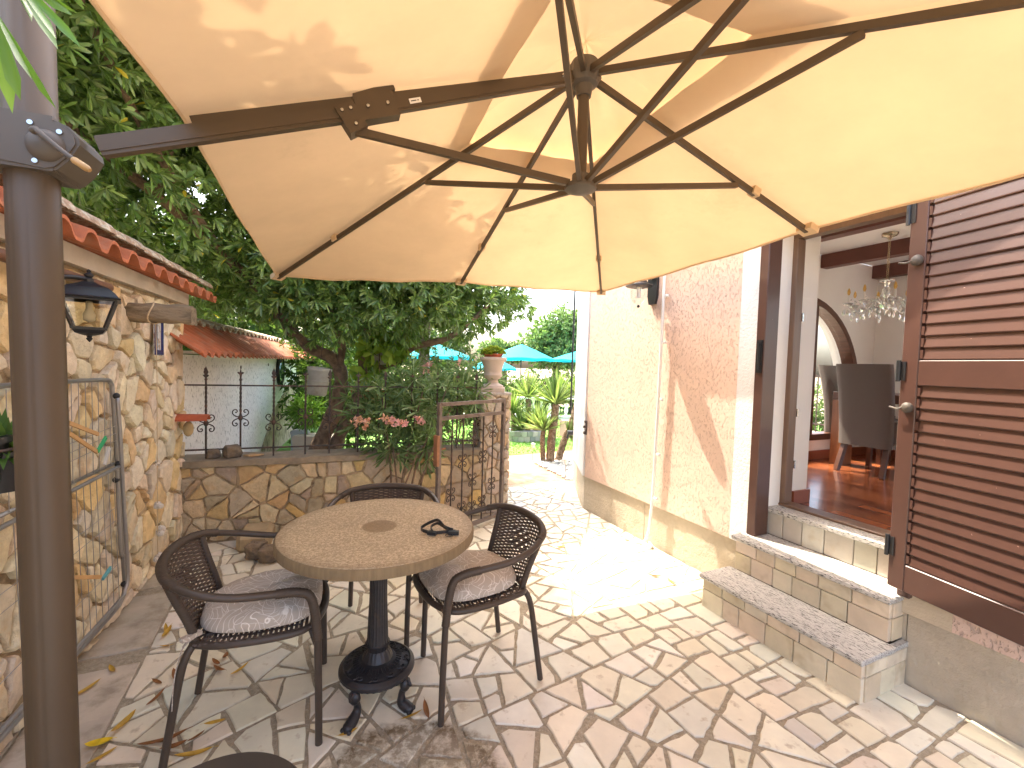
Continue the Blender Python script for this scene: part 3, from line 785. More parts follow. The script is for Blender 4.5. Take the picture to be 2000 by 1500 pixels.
# the room: floor, walls, ceiling, arched window
RZ0, RZ1, RS0, RS1, RT1 = .58, 2.58, .98, 5.6, 2.98
def flr(b): b.box(RS0, RS1, .30, RT1, .50, RZ0)
mpq = mat('glossy_parquet', (0.25, 0.075, 0.032), rough=.2, var=.3, vscale=2, coat=.2)
nt = mpq.node_tree; b_ = nt.nodes['Principled BSDF']; tc = N(nt, 'ShaderNodeTexCoord'); bt = N(nt, 'ShaderNodeTexBrick')
bt.inputs['Scale'].default_value = 2.1; bt.inputs['Mortar Size'].default_value = .004; bt.inputs['Row Height'].default_value = .16; bt.inputs['Brick Width'].default_value = .62
bt.inputs['Color1'].default_value = (.40, .12, .04, 1); bt.inputs['Color2'].default_value = (.10, .022, .010, 1); bt.inputs['Mortar'].default_value = (.03, .012, .006, 1)
nt.links.new(tc.outputs['Object'], bt.inputs[0])
nt.links.new(mixc(nt, .85, b_.inputs['Base Color'].links[0].from_socket, bt.outputs[0]), b_.inputs['Base Color'])
part('parquet_floor', mpq, flr)
# left inner wall with the arched opening (in x = RS0 plane)
tc0, zc0, rr0 = 1.75, 1.20, .98
def archwall(b):
    ts = []; n = 24
    arcp = [(tc0 + rr0 * math.cos(PI - PI * i / n), zc0 + rr0 * math.sin(PI - PI * i / n)) for i in range(n + 1)]
    hole = [(tc0 - rr0, .77)] + arcp + [(tc0 + rr0, .77)]
    outer_top = RZ1
    for x, flip in ((RS0, 1), (RS0 - .22, -1)):
        for i in range(n):
            a, c = arcp[i], arcp[i + 1]
            b.add([(x, a[0], a[1]), (x, c[0], c[1]), (x, c[0], outer_top), (x, a[0], outer_top)], [[0, 1, 2, 3]])
        b.add([(x, .3, RZ0 - .1), (x, tc0 - rr0, RZ0 - .1), (x, tc0 - rr0, outer_top), (x, .3, outer_top)], [[0, 1, 2, 3]])
        b.add([(x, tc0 + rr0, RZ0 - .1), (x, RT1 + .2, RZ0 - .1), (x, RT1 + .2, outer_top), (x, tc0 + rr0, outer_top)], [[0, 1, 2, 3]])
        b.add([(x, tc0 - rr0, RZ0 - .1), (x, tc0 + rr0, RZ0 - .1), (x, tc0 + rr0, .77), (x, tc0 - rr0, .77)], [[0, 1, 2, 3]])
    for i in range(len(hole)):
        a, c = hole[i], hole[(i + 1) % len(hole)]
        b.add([(RS0, a[0], a[1]), (RS0, c[0], c[1]), (RS0 - .22, c[0], c[1]), (RS0 - .22, a[0], a[1])], [[0, 1, 2, 3]])
part('window_wall', M_ROOMW, archwall)
def arch_ring(b, r0, r1, x0, x1):
    n = 28; pin = [(tc0 - r0, .77 + (r1 - r0))] ; 
    o = [(tc0 - r1, .77)] + [(tc0 + r1 * math.cos(PI - PI * i / n), zc0 + r1 * math.sin(PI - PI * i / n)) for i in range(n + 1)] + [(tc0 + r1, .77)]
    i_ = [(tc0 - r0, .77 + (r1 - r0))] + [(tc0 + r0 * math.cos(PI - PI * i / n), zc0 + r0 * math.sin(PI - PI * i / n)) for i in range(n + 1)] + [(tc0 + r0, .77 + (r1 - r0))]
    m_ = len(o); vs = [(x, p[0], p[1]) for x in (x0, x1) for p in o + i_]
    fs = []
    for k in range(m_):
        j = (k + 1) % m_
        fs += [[k, j, m_ + j, m_ + k], [2 * m_ + k, 3 * m_ + k, 3 * m_ + j, 2 * m_ + j], [k, 2 * m_ + k, 2 * m_ + j, j], [m_ + k, m_ + j, 3 * m_ + j, 3 * m_ + k]]
    b.add(vs, fs)
win = part('window', M_DWOOD, lambda b: (arch_ring(b, rr0 - .06, rr0, RS0 - .10, RS0 + .015), b.box(RS0 - .09, RS0 + .01, 1.90, 1.985, .83, zc0 + rr0 - .07)))
part('pane', M_GLASS, lambda b: b.prism([(x, z) for x, z in [(tc0 - .9, .84)] + [(tc0 + .92 * math.cos(PI - PI * i / 24), zc0 + .92 * math.sin(PI - PI * i / 24)) for i in range(25)] + [(tc0 + .9, .84)]], -.003, .003, M=Matrix.Translation((RS0 - .06, 0, 0)) @ Matrix.Rotation(PI / 2, 4, 'Z')), win)
part('back_wall', M_ROOMW, lambda b: (b.box(RS0 + .001, 2.0, RT1, RT1 + .2, RZ0 - .1, RZ1), b.box(2.0, RS1, RT1, RT1 + .2, 2.4, RZ1), b.box(2.0, RS1, RT1, RT1 + .2, RZ0 - .1, RZ0 + .1)))  # wide gap at the unseen end, added to brighten the room
# right side of the room, unseen, left mostly open to let daylight in
part('side_wall', M_ROOMW, lambda b: b.box(RS1 - .05, RS1 + .15, 2.85, RT1, RZ0 - .1, RZ1))
part('inner_wall', M_ROOMW, lambda b: (b.box(RS0 + .001, DX0 + .05, .30, .46, RZ0 + .001, RZ1 - .001), b.box(DX1 + .03, 3.60, .301, .46, RZ0 + .001, RZ1 - .001), b.box(DX0 + .05, DX1 + .03, .301, .46, 2.36, RZ1 - .001)))
part('ceiling', M_ROOMW, lambda b: b.box(RS0 + .001, RS1, .30, RT1, RZ1 + .001, RZ1 + .2))
for t0, t1, zb in ((.98, 1.08, 2.45), (1.98, 2.08, 2.455), (2.86, 2.96, 2.45)):
    part('ceiling_beam', M_BEAM, lambda b: b.box(RS0 + .002, RS1 - .1, t0, t1, zb, RZ1))
part('skirting', mat('orange_skirting', (0.28, 0.08, 0.035), rough=.35, var=.15), lambda b: (b.box(RS0 + .001, RS0 + .02, .47, RT1 - .001, RZ0 + .001, RZ0 + .085), b.box(RS0 + .021, RS1, RT1 - .02, RT1 - .001, RZ0 + .001, RZ0 + .085), b.box(DX0 + .0505, DX0 + .066, .31, .475, RZ0 + .001, RZ0 + .085)))
part('roof_slab', M_WHITEP, lambda b: b.box(.4, 6.1, .3, 3.6, ZT - .25, ZT - .002))
# terrace seen through the window
part('terrace_floor', mat('terrace_tiles', (0.26, 0.22, 0.17), rough=.8, var=.1), lambda b: b.box(-2.5, RS0 - .23, 1.2, 4.5, .3, .56))
rail = part('terrace_railing', M_IRON, lambda b: (b.bar((-2.4, 4.4, 1.40), (1.6, 4.4, 1.40), .03, .03), b.bar((-2.4, 4.4, .68), (1.6, 4.4, .68), .02, .02), [b.bar((-2.4 + .125 * i, 4.4, .56), (-2.4 + .125 * i, 4.4, 1.40), .012, .012) for i in range(33)]))

# shutter leaf standing slightly open to the right of the door
u2 = Vector((.234, -.972, 0)).normalized(); sh_org = hw(2.60, -.055, 0)
shut = empty('open_shutter', sh_org, math.atan2(u2.y, u2.x), 'brown louvred door shutter folded back beside the doorway', 'shutter')
SWD, SB, ST, TH = .66, .462, 2.32, .038
def fr(b):
    b.box(0, .068, -TH, 0, SB, ST, bev=.003); b.box(SWD - .068, SWD, -TH, 0, SB, ST, bev=.003)
    b.box(.068, SWD - .068, -TH + .001, -.001, SB, .582, bev=.003); b.box(.068, SWD - .068, -TH + .001, -.001, 1.385, 1.495, bev=.003); b.box(.068, SWD - .068, -TH + .001, -.001, ST - .10, ST, bev=.003)
part('frame', M_SHUT, fr, shut)
def slats(z0, z1):
    def f(b):
        n = round((z1 - z0) / .0505); p = (z1 - z0) / n
        for i in range(n):
            z = z0 + p * (i + .5)
            e = .004
            poly = [(-TH + .010, z - p / 2 - .001), (-TH + .005, z - p / 2 + .001), (-TH + .004, z - p / 2 + .005), (-TH + .013, z + p / 2 + .003), (-TH + .022, z + p / 2 + .003), (-TH + .024, z - p / 2 + .002)]
            M = Matrix(((0, 1, 0, 0), (1, 0, 0, 0), (0, 0, 1, 0), (0, 0, 0, 1)))
            b.prism(poly, .082, SWD - .082, M)
            # little end notches
            b.box(.070, .081, -TH + .003, -.008, z - p / 2 + .006, z + p / 2 - .008)
            b.box(SWD - .081, SWD - .070, -TH + .003, -.008, z - p / 2 + .006, z + p / 2 - .008)
    return f
part('louvre_panel', M_SHUT, slats(1.497, ST - .102), shut)
part('louvre_panel', M_SHUT, slats(.584, 1.383), shut)
for z in (1.40, .60, 2.1):
    part('hinge', M_BLACK, lambda b: (b.tube([(-.006, -TH - .006, z), (-.006, -TH - .006, z + .095)], .0085, 10), b.box(-.002, .022, -TH - .004, -TH - .0005, z + .005, z + .09)), shut)
def latch(z):
    def f(b):
        b.lathe([(0, 0), (.022, 0), (.024, .01), (.018, .02), (.008, .024), (0, .024)], 20, Matrix.Translation((.040, -TH, z)) @ Matrix.Rotation(R(90), 4, 'X'))
        b.tube(smooth_path([(.03, -TH - .02, z), (.012, -TH - .024, z - .008), (-.006, -TH - .026, z - .004), (-.016, -TH - .026, z - .002)], 4), .0045)
        b.ball((-.016, -TH - .026, z - .002), .0055)
    return f
part('catch', M_GREYMETAL, latch(1.935), shut, smooth=50)
part('catch', M_GREYMETAL, latch(1.285), shut, smooth=50)

# conduit
def conduit(b):
    b.tube([(1.055, -.053, ZT - .2), (1.05, -.053, 2.2), (1.04, -.053, 1.2), (1.02, -.05, .42), (1.005, -.05, .25)] + smooth_path([(1.005, -.05, .25), (.995, -.055, .12), (.965, -.075, .035), (.90, -.10, .018), (.80, -.13, .02)], 5)[1:], .0115, 10)
cdt = empty('wall_conduit', HOUSE_ORG, HOUSE_RZ, 'thin white plastic conduit running down the pink wall to the paving', 'pipe')
part('pipe', M_WHITE, conduit, cdt, smooth=50)
for z in (.40, .75, 1.18, 1.62, 1.98):
    part('clip', M_WHITE, lambda b: b.box(1.024 + (z - .4) * .016, 1.066 + (z - .4) * .016, -.058, -.036, z, z + .02, bev=.003), cdt)
mb = MB(); mb.tube(smooth_path([(.97, -.02, .03), (1.12, -.05, .012), (1.35, -.045, .012)], 6), .006, 6)
tag(mb.build('loose_cable', M_WHITE, None), 'short pale cable lying along the foot of the pink wall', 'cable').matrix_world = HM
# catch on the wall
mb = MB(); mb.box(.05, .075, -.05, -.036, .76, .90, bev=.004); mb.ball((.06, -.065, .84), .014, sc=(1, 1.2, 1)); mb.ball((.06, -.06, .78), .016, sc=(1.2, 1, 1)); mb.ball((.06, -.055, .89), .012)
o = tag(mb.build('shutter_catch', M_IRON, None, smooth=50), 'small rusty iron catch screwed to the pink wall by its white corner', 'bracket'); o.matrix_world = HM
# downpipe past the corner with a hose tap
mb = MB(); pa = hw(A1.x - .02, A1.y - .03, 0)
mb.tube([(pa.x - .015, pa.y + .03, .85), (pa.x - .01, pa.y + .03, 4.8)], .011, 10)
tag(mb.build('downpipe', M_BLACK, None, smooth=50), 'thin dark pipe running up behind the white house corner', 'pipe')
mb = MB(); mb.tube([(pa.x + .05, pa.y + .03, .62), (pa.x - .045, pa.y + .03, .62)], .03, 12); mb.tube([(pa.x - .03, pa.y + .03, .62), (pa.x - .05, pa.y + .02, .55)], .012)
tag(mb.build('garden_tap', M_BLACK, None, smooth=50), 'black garden tap on the far end of the house', 'tap')

# wall lantern on the pink wall (glass dome below a ribbed black cap)
lan = empty('wall_lantern', hw(.905, -.02, 2.08), HOUSE_RZ, 'black wall lantern with a ribbed cap and clear glass dome on the pink wall', 'lantern'); lan.scale = (1.15, 1.15, 1.15)
part('bracket', M_BLACK, lambda b: (b.prism([(-.03, -.12), (.03, -.12), (.045, -.06), (.045, .07), (.03, .10), (-.03, .10), (-.045, .07), (-.045, -.06)], -.02, 0), b.tube(smooth_path([(0, -.015, .06), (0, -.06, .085), (0, -.11, .065)], 5), .013)), lan, smooth=40)
part('cap', M_BLACK, lambda b: b.lathe([(.001, .09), (.018, .088), (.03, .07), (.035, .05), (.062, .01), (.088, .0), (.09, -.008), (.06, -.016), (.001, -.012)], 48, Matrix.Translation((0, -.135, .0)), fn=lambda a, i: (1 + .05 * math.cos(12 * a)) if 2 <= i <= 4 else 1), lan, smooth=50)
part('glass_dome', M_GLASS, lambda b: b.lathe([(.058, -.014), (.062, -.05), (.055, -.09), (.035, -.12), (.012, -.135), (.001, -.136)], 24, Matrix.Translation((0, -.135, 0))), lan, smooth=True)
part('bulb', M_WHITE, lambda b: (b.tube([(0, -.135, -.014), (0, -.135, -.085)], .014, 12), b.tube([(.0, -.135, -.01), (0, -.135, -.03)], .018, 12)), lan, smooth=50)
part('finial', M_BLACK, lambda b: b.ball((0, -.135, -.143), .010), lan, smooth=True)

# furniture in the room
def dining_chair(s, t, rz, label):
    e = empty('dining_chair', hw(s, t, RZ0), HOUSE_RZ + rz, label, 'chair', 'upholstered dining chairs indoors')
    W2 = .205
    def back(b):
        def f(u, v):
            a = 2 * PI * u; z = .24 + .70 * v; ww = W2 * (1 - .06 * (1 - v)); dd = .045
            c, s_ = math.cos(a), math.sin(a); p = 5
            k = (abs(c) ** p + abs(s_) ** p) ** (-1 / p)
            return (c * k * ww * (1 - .012 * (v > .99)), -.22 - .09 * v * v + s_ * k * dd, z)
        b.grid(f, 28, 12, closed_u=True)
        b.add([f(i / 28, 1) for i in range(28)], [list(range(28))]); b.add([f(i / 28, 0) for i in range(28)], [list(range(28))])
    part('backrest', M_FAB, back, e, smooth=40)
    part('seat', M_FAB, lambda b: b.box(-W2 * .96, W2 * .96, -.18, .23, .27, .47, bev=.02), e, smooth=30)
    for sx in (-1, 1):
        part('leg', M_DWOOD, lambda b: b.bar((sx * .155, .19, .27), (sx * .165, .20, 0), .035, .035), e)
        part('leg', M_DWOOD, lambda b: b.bar((sx * .155, -.20, .27), (sx * .17, -.29, 0), .035, .04), e)
dining_chair(1.535, 2.02, 0, 'taupe high-backed dining chair seen from behind through the doorway')
dining_chair(1.12, 2.55, R(-78), 'taupe dining chair half hidden at the far end of the indoor table')
tb = empty('dining_table', hw(1.16, 1.98, RZ0), HOUSE_RZ, 'brown wooden dining table on thick panel legs inside the room', 'table')
part('tabletop', M_DWOOD, lambda b: b.box(0, 1.9, 0.0, .66, .61, .685, bev=.004), tb)
part('leg', M_TWOOD, lambda b: b.box(0.001, .105, .001, .16, 0.001, .608), tb)
part('leg', M_TWOOD, lambda b: b.box(1.79, 1.899, .001, .659, 0.001, .608), tb)
ch = empty('chandelier', hw(1.66, 1.72, 2.575), 0, 'crystal chandelier with candle arms hanging from the ceiling inside', 'chandelier')
MG = mat('aged_brass', (0.42, 0.35, 0.24), rough=.25, metal=.9, var=.2)
part('ceiling_rose', MG, lambda b: b.lathe([(.001, 0.004), (.055, 0.0), (.05, -.018), (.02, -.03), (.008, -.05), (.001, -.05)], 24, fn=lambda a, i: 1 + .08 * math.cos(6 * a)), ch, smooth=50)
def chain(b):
    for i in range(20):
        z = -.055 - i * .0165; ax = (1, 0, 0) if i % 2 else (0, 1, 0)
        b.tube(arc((0, 0, z), .0085, 0, 2 * PI, 10, ax=ax, ay=(0, 0, 1.3))[:-1], .0019, 4, closed=True)
part('chain', MG, chain, ch)
part('crystal_stem', M_CRYST, lambda b: b.lathe([(.001, -.37), (.05, -.375), (.055, -.385), (.02, -.395), (.014, -.42), (.028, -.45), (.03, -.49), (.012, -.52), (.02, -.55), (.04, -.575), (.03, -.60), (.012, -.61), (.001, -.66)], 16), ch)
for k in range(8):
    a = k * PI / 4 + .3; M = Matrix.Rotation(a, 4, 'Z')
    arm = part('arm', M_CRYST, lambda b: (b.tube(smooth_path([(.02, 0, -.58), (.08, 0, -.535), (.14, 0, -.60), (.20, 0, -.625), (.245, 0, -.57)], 5), .0065, 6, M=M), b.lathe([(.001, -.575), (.02, -.572), (.034, -.558), (.036, -.552), (.001, -.566)], 12, M @ Matrix.Translation((.245, 0, 0)))), ch)
    part('candle', M_WHITE, lambda b: b.tube([(.245, 0, -.566), (.245, 0, -.485)], .0075, 8, M=M), arm)
    part('bulb', mat('amber_bulb', (.65, .42, .12), rough=.2), lambda b: b.lathe([(.006, -.484), (.012, -.465), (.008, -.44), (.001, -.425)], 8, M @ Matrix.Translation((.245, 0, 0))), arm)
    def drops(b):
        for rr_, zz in ((.245, -.60), (.215, -.65), (.272, -.60), (.10, -.58), (.15, -.635)):
            z = zz
            b.lathe([(.0005, z), (.006, z - .012), (.0095, z - .03), (.005, z - .045), (.0005, z - .05)], 6, M @ Matrix.Translation((rr_, random.uniform(-.015, .015), 0)))
        for i in range(7): b.ball((.06 + .028 * i, 0, -.50 - .035 * math.sin(PI * i / 6) - .004 * i), .006, 6, 4, M=M)
    part('crystal_drops', M_CRYST, drops, arm)

# ------------------------------------------------------------------ cantilever parasol
UMB = {'b': (-1.6372, 3.0416, 1.9684), 'd': (0.7728, 3.9626, 2.0845), 'c': (-0.4322, 3.5021, 2.0506), 'e': (1.4475, 2.1968, 2.1162),
       'f': (2.1223, 0.431, 2.0997), 'h': (-0.2878, -0.4899, 1.9836), 'g': (0.9173, -0.0294, 2.0657), 'a': (-0.9625, 1.2759, 2.082)}
UMB = {k: Vector(v) for k, v in UMB.items()}
HUB = Vector((0.2425, 1.7363, 2.5578)); COL = Vector((0.2425, 1.7363, 2.1132))
POLE = Vector((-1.2300, 1.1720, 0)); PK_ = .93
par = empty('cantilever_parasol', (POLE.x * PK_, POLE.y * PK_, 1.42 * (1 - PK_)), 0, 'large beige cantilever parasol with a bronze pole and ribs over the patio table', 'parasol')
par.scale = (PK_, PK_, PK_)
def loc(p): return Vector(p) - POLE
hub = loc(HUB); colr = loc(COL); rim = {k: loc(v) for k, v in UMB.items()}
order = 'abcdefgh'
def canopy_pt(k, t, f):
    """sector k (rib k to rib k+1), t across, f from hub (0) to rim (1)"""
    a = rim[order[k % 8]]; b = rim[order[(k + 1) % 8]]
    p = hub + ((a * (1 - t) + b * t) - hub) * f
    sag = math.sin(PI * t) * f * (1 - .35 * f)
    p = p + Vector((0, 0, -.022 * sag))
    # pucker from the rib pockets and slack folds
    p.z += .006 * math.sin(PI * t) * math.sin(17 * t + 5 * f + k * 1.7) * f + .004 * math.sin(9 * f + 6 * t + k) * math.sin(PI * t)
    return p
def canopy(b, f0, f1, dz=0.0, nt_=14, nf=16):
    for k in range(8):
        b.grid(lambda u, v: canopy_pt(k, u, f0 + (f1 - f0) * v) + Vector((0, 0, .022 + dz(f0 + (f1 - f0) * v) if callable(dz) else .022 + dz)), nt_, nf)
mcv = bpy.data.materials.new('beige_canvas'); mcv.use_nodes = True; nt = mcv.node_tree
b_ = nt.nodes['Principled BSDF']; b_.inputs['Roughness'].default_value = .9; b_.inputs['Specular IOR Level'].default_value = .1
f = ramp(nt, noise(nt, 3, 5, .6), [(.3, .92), (.7, 1.04)])
rgb = N(nt, 'ShaderNodeRGB'); rgb.outputs[0].default_value = (.75, .575, .37, 1)
cdf = mixc(nt, 1, rgb.outputs[0], f, 'MULTIPLY')
st = ramp(nt, noise(nt, 1.6, 7, .7), [(.60, 0), (.74, .35)]); cdf = mixc(nt, st, cdf, (.42, .32, .19))
nt.links.new(cdf, b_.inputs['Base Color'])
tr = N(nt, 'ShaderNodeBsdfTranslucent'); rgb2 = N(nt, 'ShaderNodeRGB'); rgb2.outputs[0].default_value = (.47, .305, .165, 1)
nt.links.new(mixc(nt, 1, rgb2.outputs[0], f, 'MULTIPLY'), tr.inputs[0])
bn = N(nt, 'ShaderNodeBump'); bn.inputs['Strength'].default_value = .35; bn.inputs['Distance'].default_value = .02
nt.links.new(noise(nt, 2.6, 4, .55, stretch=(1, 1, 1)), bn.inputs['Height']); nt.links.new(bn.outputs[0], b_.inputs['Normal']); nt.links.new(bn.outputs[0], tr.inputs['Normal'])
mx = N(nt, 'ShaderNodeMixShader'); mx.inputs[0].default_value = .17
nt.links.new(b_.outputs[0], mx.inputs[1]); nt.links.new(tr.outputs[0], mx.inputs[2]); nt.links.new(mx.outputs[0], nt.nodes['Material Output'].inputs[0])
mb = MB(); canopy(mb, .25, 1.0); 
cnp = mb.build('canopy', mcv, par, smooth=60)
mb = MB()
for k in range(8):     # hem
    for i in range(14):
        pass
    mb.grid(lambda u, v: canopy_pt(k, u, 1.0 - .006 * v) + Vector((0, 0, .021 - .004 * v - .010 * math.sin(PI * v))), 14, 3)
mb.build('hem', mcv, cnp, smooth=True)
mb = MB(); canopy(mb, .0, .335, dz=lambda f: .085 - .02 * f); mb.build('vent', mcv, cnp, smooth=60)
for k in order[1:]:     # corner pockets
    d = (rim[k] - hub).normalized(); mb = MB(); mb.bar(rim[k] - d * .055 + Vector((0, 0, .004)), rim[k] + d * .004 + Vector((0, 0, .004)), .075, .030)
    mb.bar(hub + (rim[k] - hub) * .70 - d * .02, hub + (rim[k] - hub) * .70 + d * .02, .036, .036)
    mb.build('pocket', mcv, cnp)
STR = {'a': .60, 'b': .371, 'c': .457, 'd': .371, 'e': .6156, 'f': .371, 'g': .457, 'h': .371}
for k in order:
    d = (rim[k] - hub).normalized(); w_ = .020
    s_ = hub + d * .045 - Vector((0, 0, .012))
    rb = MB().bar(s_, rim[k] - d * .03 - Vector((0, 0, .004)), w_ * .85, .024).build('rib', M_BRONZE, par)
    j = hub + (rim[k] - hub) * STR[k] - Vector((0, 0, .026))
    dr = (j - colr); dr2 = Vector((dr.x, dr.y, 0)).normalized()
    if k != 'a': MB().bar(colr + dr2 * .045 + Vector((0, 0, .01)), j, .016, .022).build('strut', M_BRONZE, rb)
# hub, post and runner
Th = Matrix.Translation(hub)
part('hub', M_GREYMETAL, lambda b: b.lathe([(.001, .03), (.05, .028), (.058, .01), (.060, -.03), (.05, -.055), (.034, -.062), (.028, -.10), (.001, -.10)], 32, Th, fn=lambda a, i: 1 + .10 * math.cos(8 * a) if i in (2, 3) else 1), par, smooth=40)
part('centre_post', M_BRONZE, lambda b: b.tube([hub - Vector((0, 0, .09)), colr + Vector((0, 0, .02))], .021, 16), par, smooth=50)
part('runner', M_GREYMETAL, lambda b: (b.lathe([(.001, .05), (.034, .05), (.036, .02), (.058, .012), (.062, .0), (.060, -.006), (.03, -.018), (.001, -.021)], 32, Matrix.Translation(colr))), par, smooth=40)
# arm from the crank housing up to the hub, with a sleeve joint
ax = Vector((.934, .357, 0)); 
pa0 = loc((-1.13, 1.212, 1.975)); pa1 = loc((-.5182, 1.4457, 2.217)); pa2 = loc((.19, 1.7163, 2.517))
mb = MB()
def prof_bar(b, p, q, w_, h_):
    b.bar(p, q, w_, h_ * .62, up=(0, 0, 1)); t = (q - p).normalized(); side = t.cross(Vector((0, 0, 1))).normalized(); up = side.cross(t)
    b.bar(p - up * h_ * .40, q - up * h_ * .40, w_ * .80, h_ * .2, up=(0, 0, 1)); b.bar(p + up * h_ * .38, q + up * h_ * .38, w_ * .86, h_ * .16, up=(0, 0, 1))
prof_bar(mb, pa0, pa1, .030, .053)
arm = mb.build('arm', M_BRONZE, par)
mb = MB(); prof_bar(mb, pa1 - (pa2 - pa1).normalized() * .0, pa2, .025, .045); mb.build('inner_arm', M_BRONZE, arm)
t_ = (pa2 - pa1).normalized(); sd_ = t_.cross(Vector((0, 0, 1))).normalized(); up_ = sd_.cross(t_)
mb = MB(); mb.bar(pa1 - t_ * .005, pa1 + t_ * .125, .044, .074); 
mb.bar(pa1 - t_ * .0 + up_ * .036, pa1 + t_ * .135 + up_ * .052, .038, .022)
mb.build('sleeve', M_BRONZE, arm)
mb = MB(); c_ = pa1 - t_ * .04
mb.bar(c_ + up_ * .02, c_ - up_ * .062 + t_ * .02, .050, .062, up=t_)
mb.build('clamp', M_BRONZE, arm)
MB().bar(c_ - up_ * .055 + t_ * .01, colr - ax * .05 + Vector((0, 0, .012)), .018, .024).build('strut', M_BRONZE, arm)
mb = MB()
for p in (pa1 + t_ * .03, pa1 + t_ * .095, c_ + t_ * .015 - up_ * .045, c_ - t_ * .012 - up_ * .0, c_ + t_ * .016 + up_ * .002, pa2 - t_ * .05):
    mb.lathe([(.001, .006), (.005, .005), (.006, 0), (.006, -.004)], 12, Matrix.Translation(p + sd_ * .0265) @ sd_.to_track_quat('Z', 'Y').to_matrix().to_4x4())
mb.build('bolt', M_STEEL, arm, smooth=50)
mb = MB(); c2 = pa1 + t_ * .19; mb.bar(c2 - t_ * .02 + sd_ * .0148, c2 + t_ * .02 + sd_ * .0148, .001, .016)
mb.build('sticker', M_WHITEP, arm)
mb = MB(); mb.bar(c2 - t_ * .015 + sd_ * .0155, c2 + t_ * .004 + sd_ * .0155, .0006, .003); mb.bar(c2 + t_ * .007 + sd_ * .0155, c2 + t_ * .012 + sd_ * .0155, .0006, .003)
mb.build('sticker_print', M_BLACK, arm)
# pole with fluted side, crank housing
def polefn(a, i): return 1 + .02 * math.cos(2 * a) - .035 * math.exp(-((a - 5.2) / .10) ** 2) - .03 * math.exp(-((a - 4.6) / .05) ** 2)
part('pole', M_BRONZE, lambda b: b.lathe([(.052, -.09), (.052, 2.85), (.03, 2.87), (.001, 2.87)], 64, Matrix.Rotation(R(-1.2), 4, 'Y') @ Matrix.Identity(4), fn=polefn), par, smooth=60)
part('base_plate', mat('dark_base_plate', (.05, .05, .05), rough=.5), lambda b: (b.lathe([(.001, -.098), (.10, -.098), (.10, -.088), (.075, -.078), (.07, -.04), (.001, -.04)], 40)), par)
def housing(b):
    side = Vector((-ax.y, ax.x, 0)); zc = 1.945
    M = Matrix((( ax.x, side.x, 0, -.028), (ax.y, side.y, 0, .0), (0, 0, 1, zc), (0, 0, 0, 1)))
    poly = [(-.095, .062), (.055, .062), (.092, .050), (.112, .026), (.115, .008), (.092, -.036), (.07, -.062), (.05, -.070), (-.095, -.058)]
    b.prism(poly, -.062, .062, M); b.prism([(p[0] * .94, p[1] * .92) for p in poly], -.067, .067, M)
    b.box(-.062, .062, -.064, .064, -.068, .068, M)
hs = part('crank_housing', M_GREYMETAL, housing, par, smooth=20)
Mh = Matrix(((ax.x, -ax.y, 0, -.028), (ax.y, ax.x, 0, 0), (0, 0, 1, 1.945), (0, 0, 0, 1)))
part('crank_boss', M_GREYMETAL, lambda b: b.lathe([(.040, 0), (.036, .010), (.022, .020), (.001, .024)], 28, Mh @ Matrix.Translation((.050, -.066, -.008)) @ Matrix.Rotation(R(90), 4, 'X')), hs, smooth=50)
part('bolt', M_STEEL, lambda b: [b.lathe([(.001, .004), (.006, .004), (.0075, 0), (.0075, -.003)], 14, Mh @ Matrix.Translation((x, -.067, z)) @ Matrix.Rotation(R(90), 4, 'X')) for x, z in ((.078, .030), (.022, .042), (.03, -.050), (-.08, .04))], hs, smooth=50)
part('crank_handle', M_GREYMETAL, lambda b: b.tube([Mh @ Vector(p) for p in smooth_path([(.040, -.094, .012), (.048, -.100, .014), (.060, -.104, .004), (.100, -.108, -.030), (.125, -.112, -.048)], 4)], [.009] * 5 + [.0065] * 12, 10), hs, smooth=True)
part('crank_grip', mat('ochre_grip', (.42, .26, .10), rough=.5, var=.2), lambda b: b.tube([Mh @ Vector(p) for p in ((.122, -.112, -.046), (.126, -.112, -.049), (.152, -.116, -.066), (.158, -.117, -.070))], [.006, .0085, .0085, .005], 12), hs, smooth=60)

# ------------------------------------------------------------------ bistro table
TC = Vector((-.530, 1.795, 0))
table = empty('bistro_table', TC, R(12), 'round speckled stone-topped bistro table on an ornate cast iron pedestal', 'table')
mtop = mat('pebble_terrazzo', (0.43, 0.355, 0.235), rough=.6, var=.1, vscale=4, bump=.5, bscale=160, bdist=.0015, speck=(105, (0.62, 0.52, 0.36), .50, .55))
nt = mtop.node_tree; b_ = nt.nodes['Principled BSDF']; src = b_.inputs['Base Color'].links[0].from_socket
f = ramp(nt, noise(nt, 150, 3, .7), [(.36, 1), (.42, 0)]); c_1 = mixc(nt, f, src, (.20, .13, .07))
geo = N(nt, 'ShaderNodeTexCoord'); ds = N(nt, 'ShaderNodeVectorMath', operation='LENGTH'); mp = N(nt, 'ShaderNodeMapping'); mp.inputs['Scale'].default_value = (1, 1, 0)
nt.links.new(geo.outputs['Object'], mp.inputs[0]); nt.links.new(mp.outputs[0], ds.inputs[0])
fr_ = ramp(nt, ds.outputs['Value'], [(0, .75), (.066, .70), (.072, 0), (1, 0)]); c_2 = mixc(nt, fr_, c_1, (.22, .15, .08))
fe = ramp(nt, ds.outputs['Value'], [(.335, 0), (.385, .55)]); c_3 = mixc(nt, fe, c_2, (.24, .17, .10))
nt.links.new(c_3, b_.inputs['Base Color'])
part('tabletop', mtop, lambda b: b.lathe([(.001, .700), (.372, .700), (.382, .706), (.386, .720), (.385, .734), (.380, .7395), (.001, .7405)], 96), table, smooth=40)
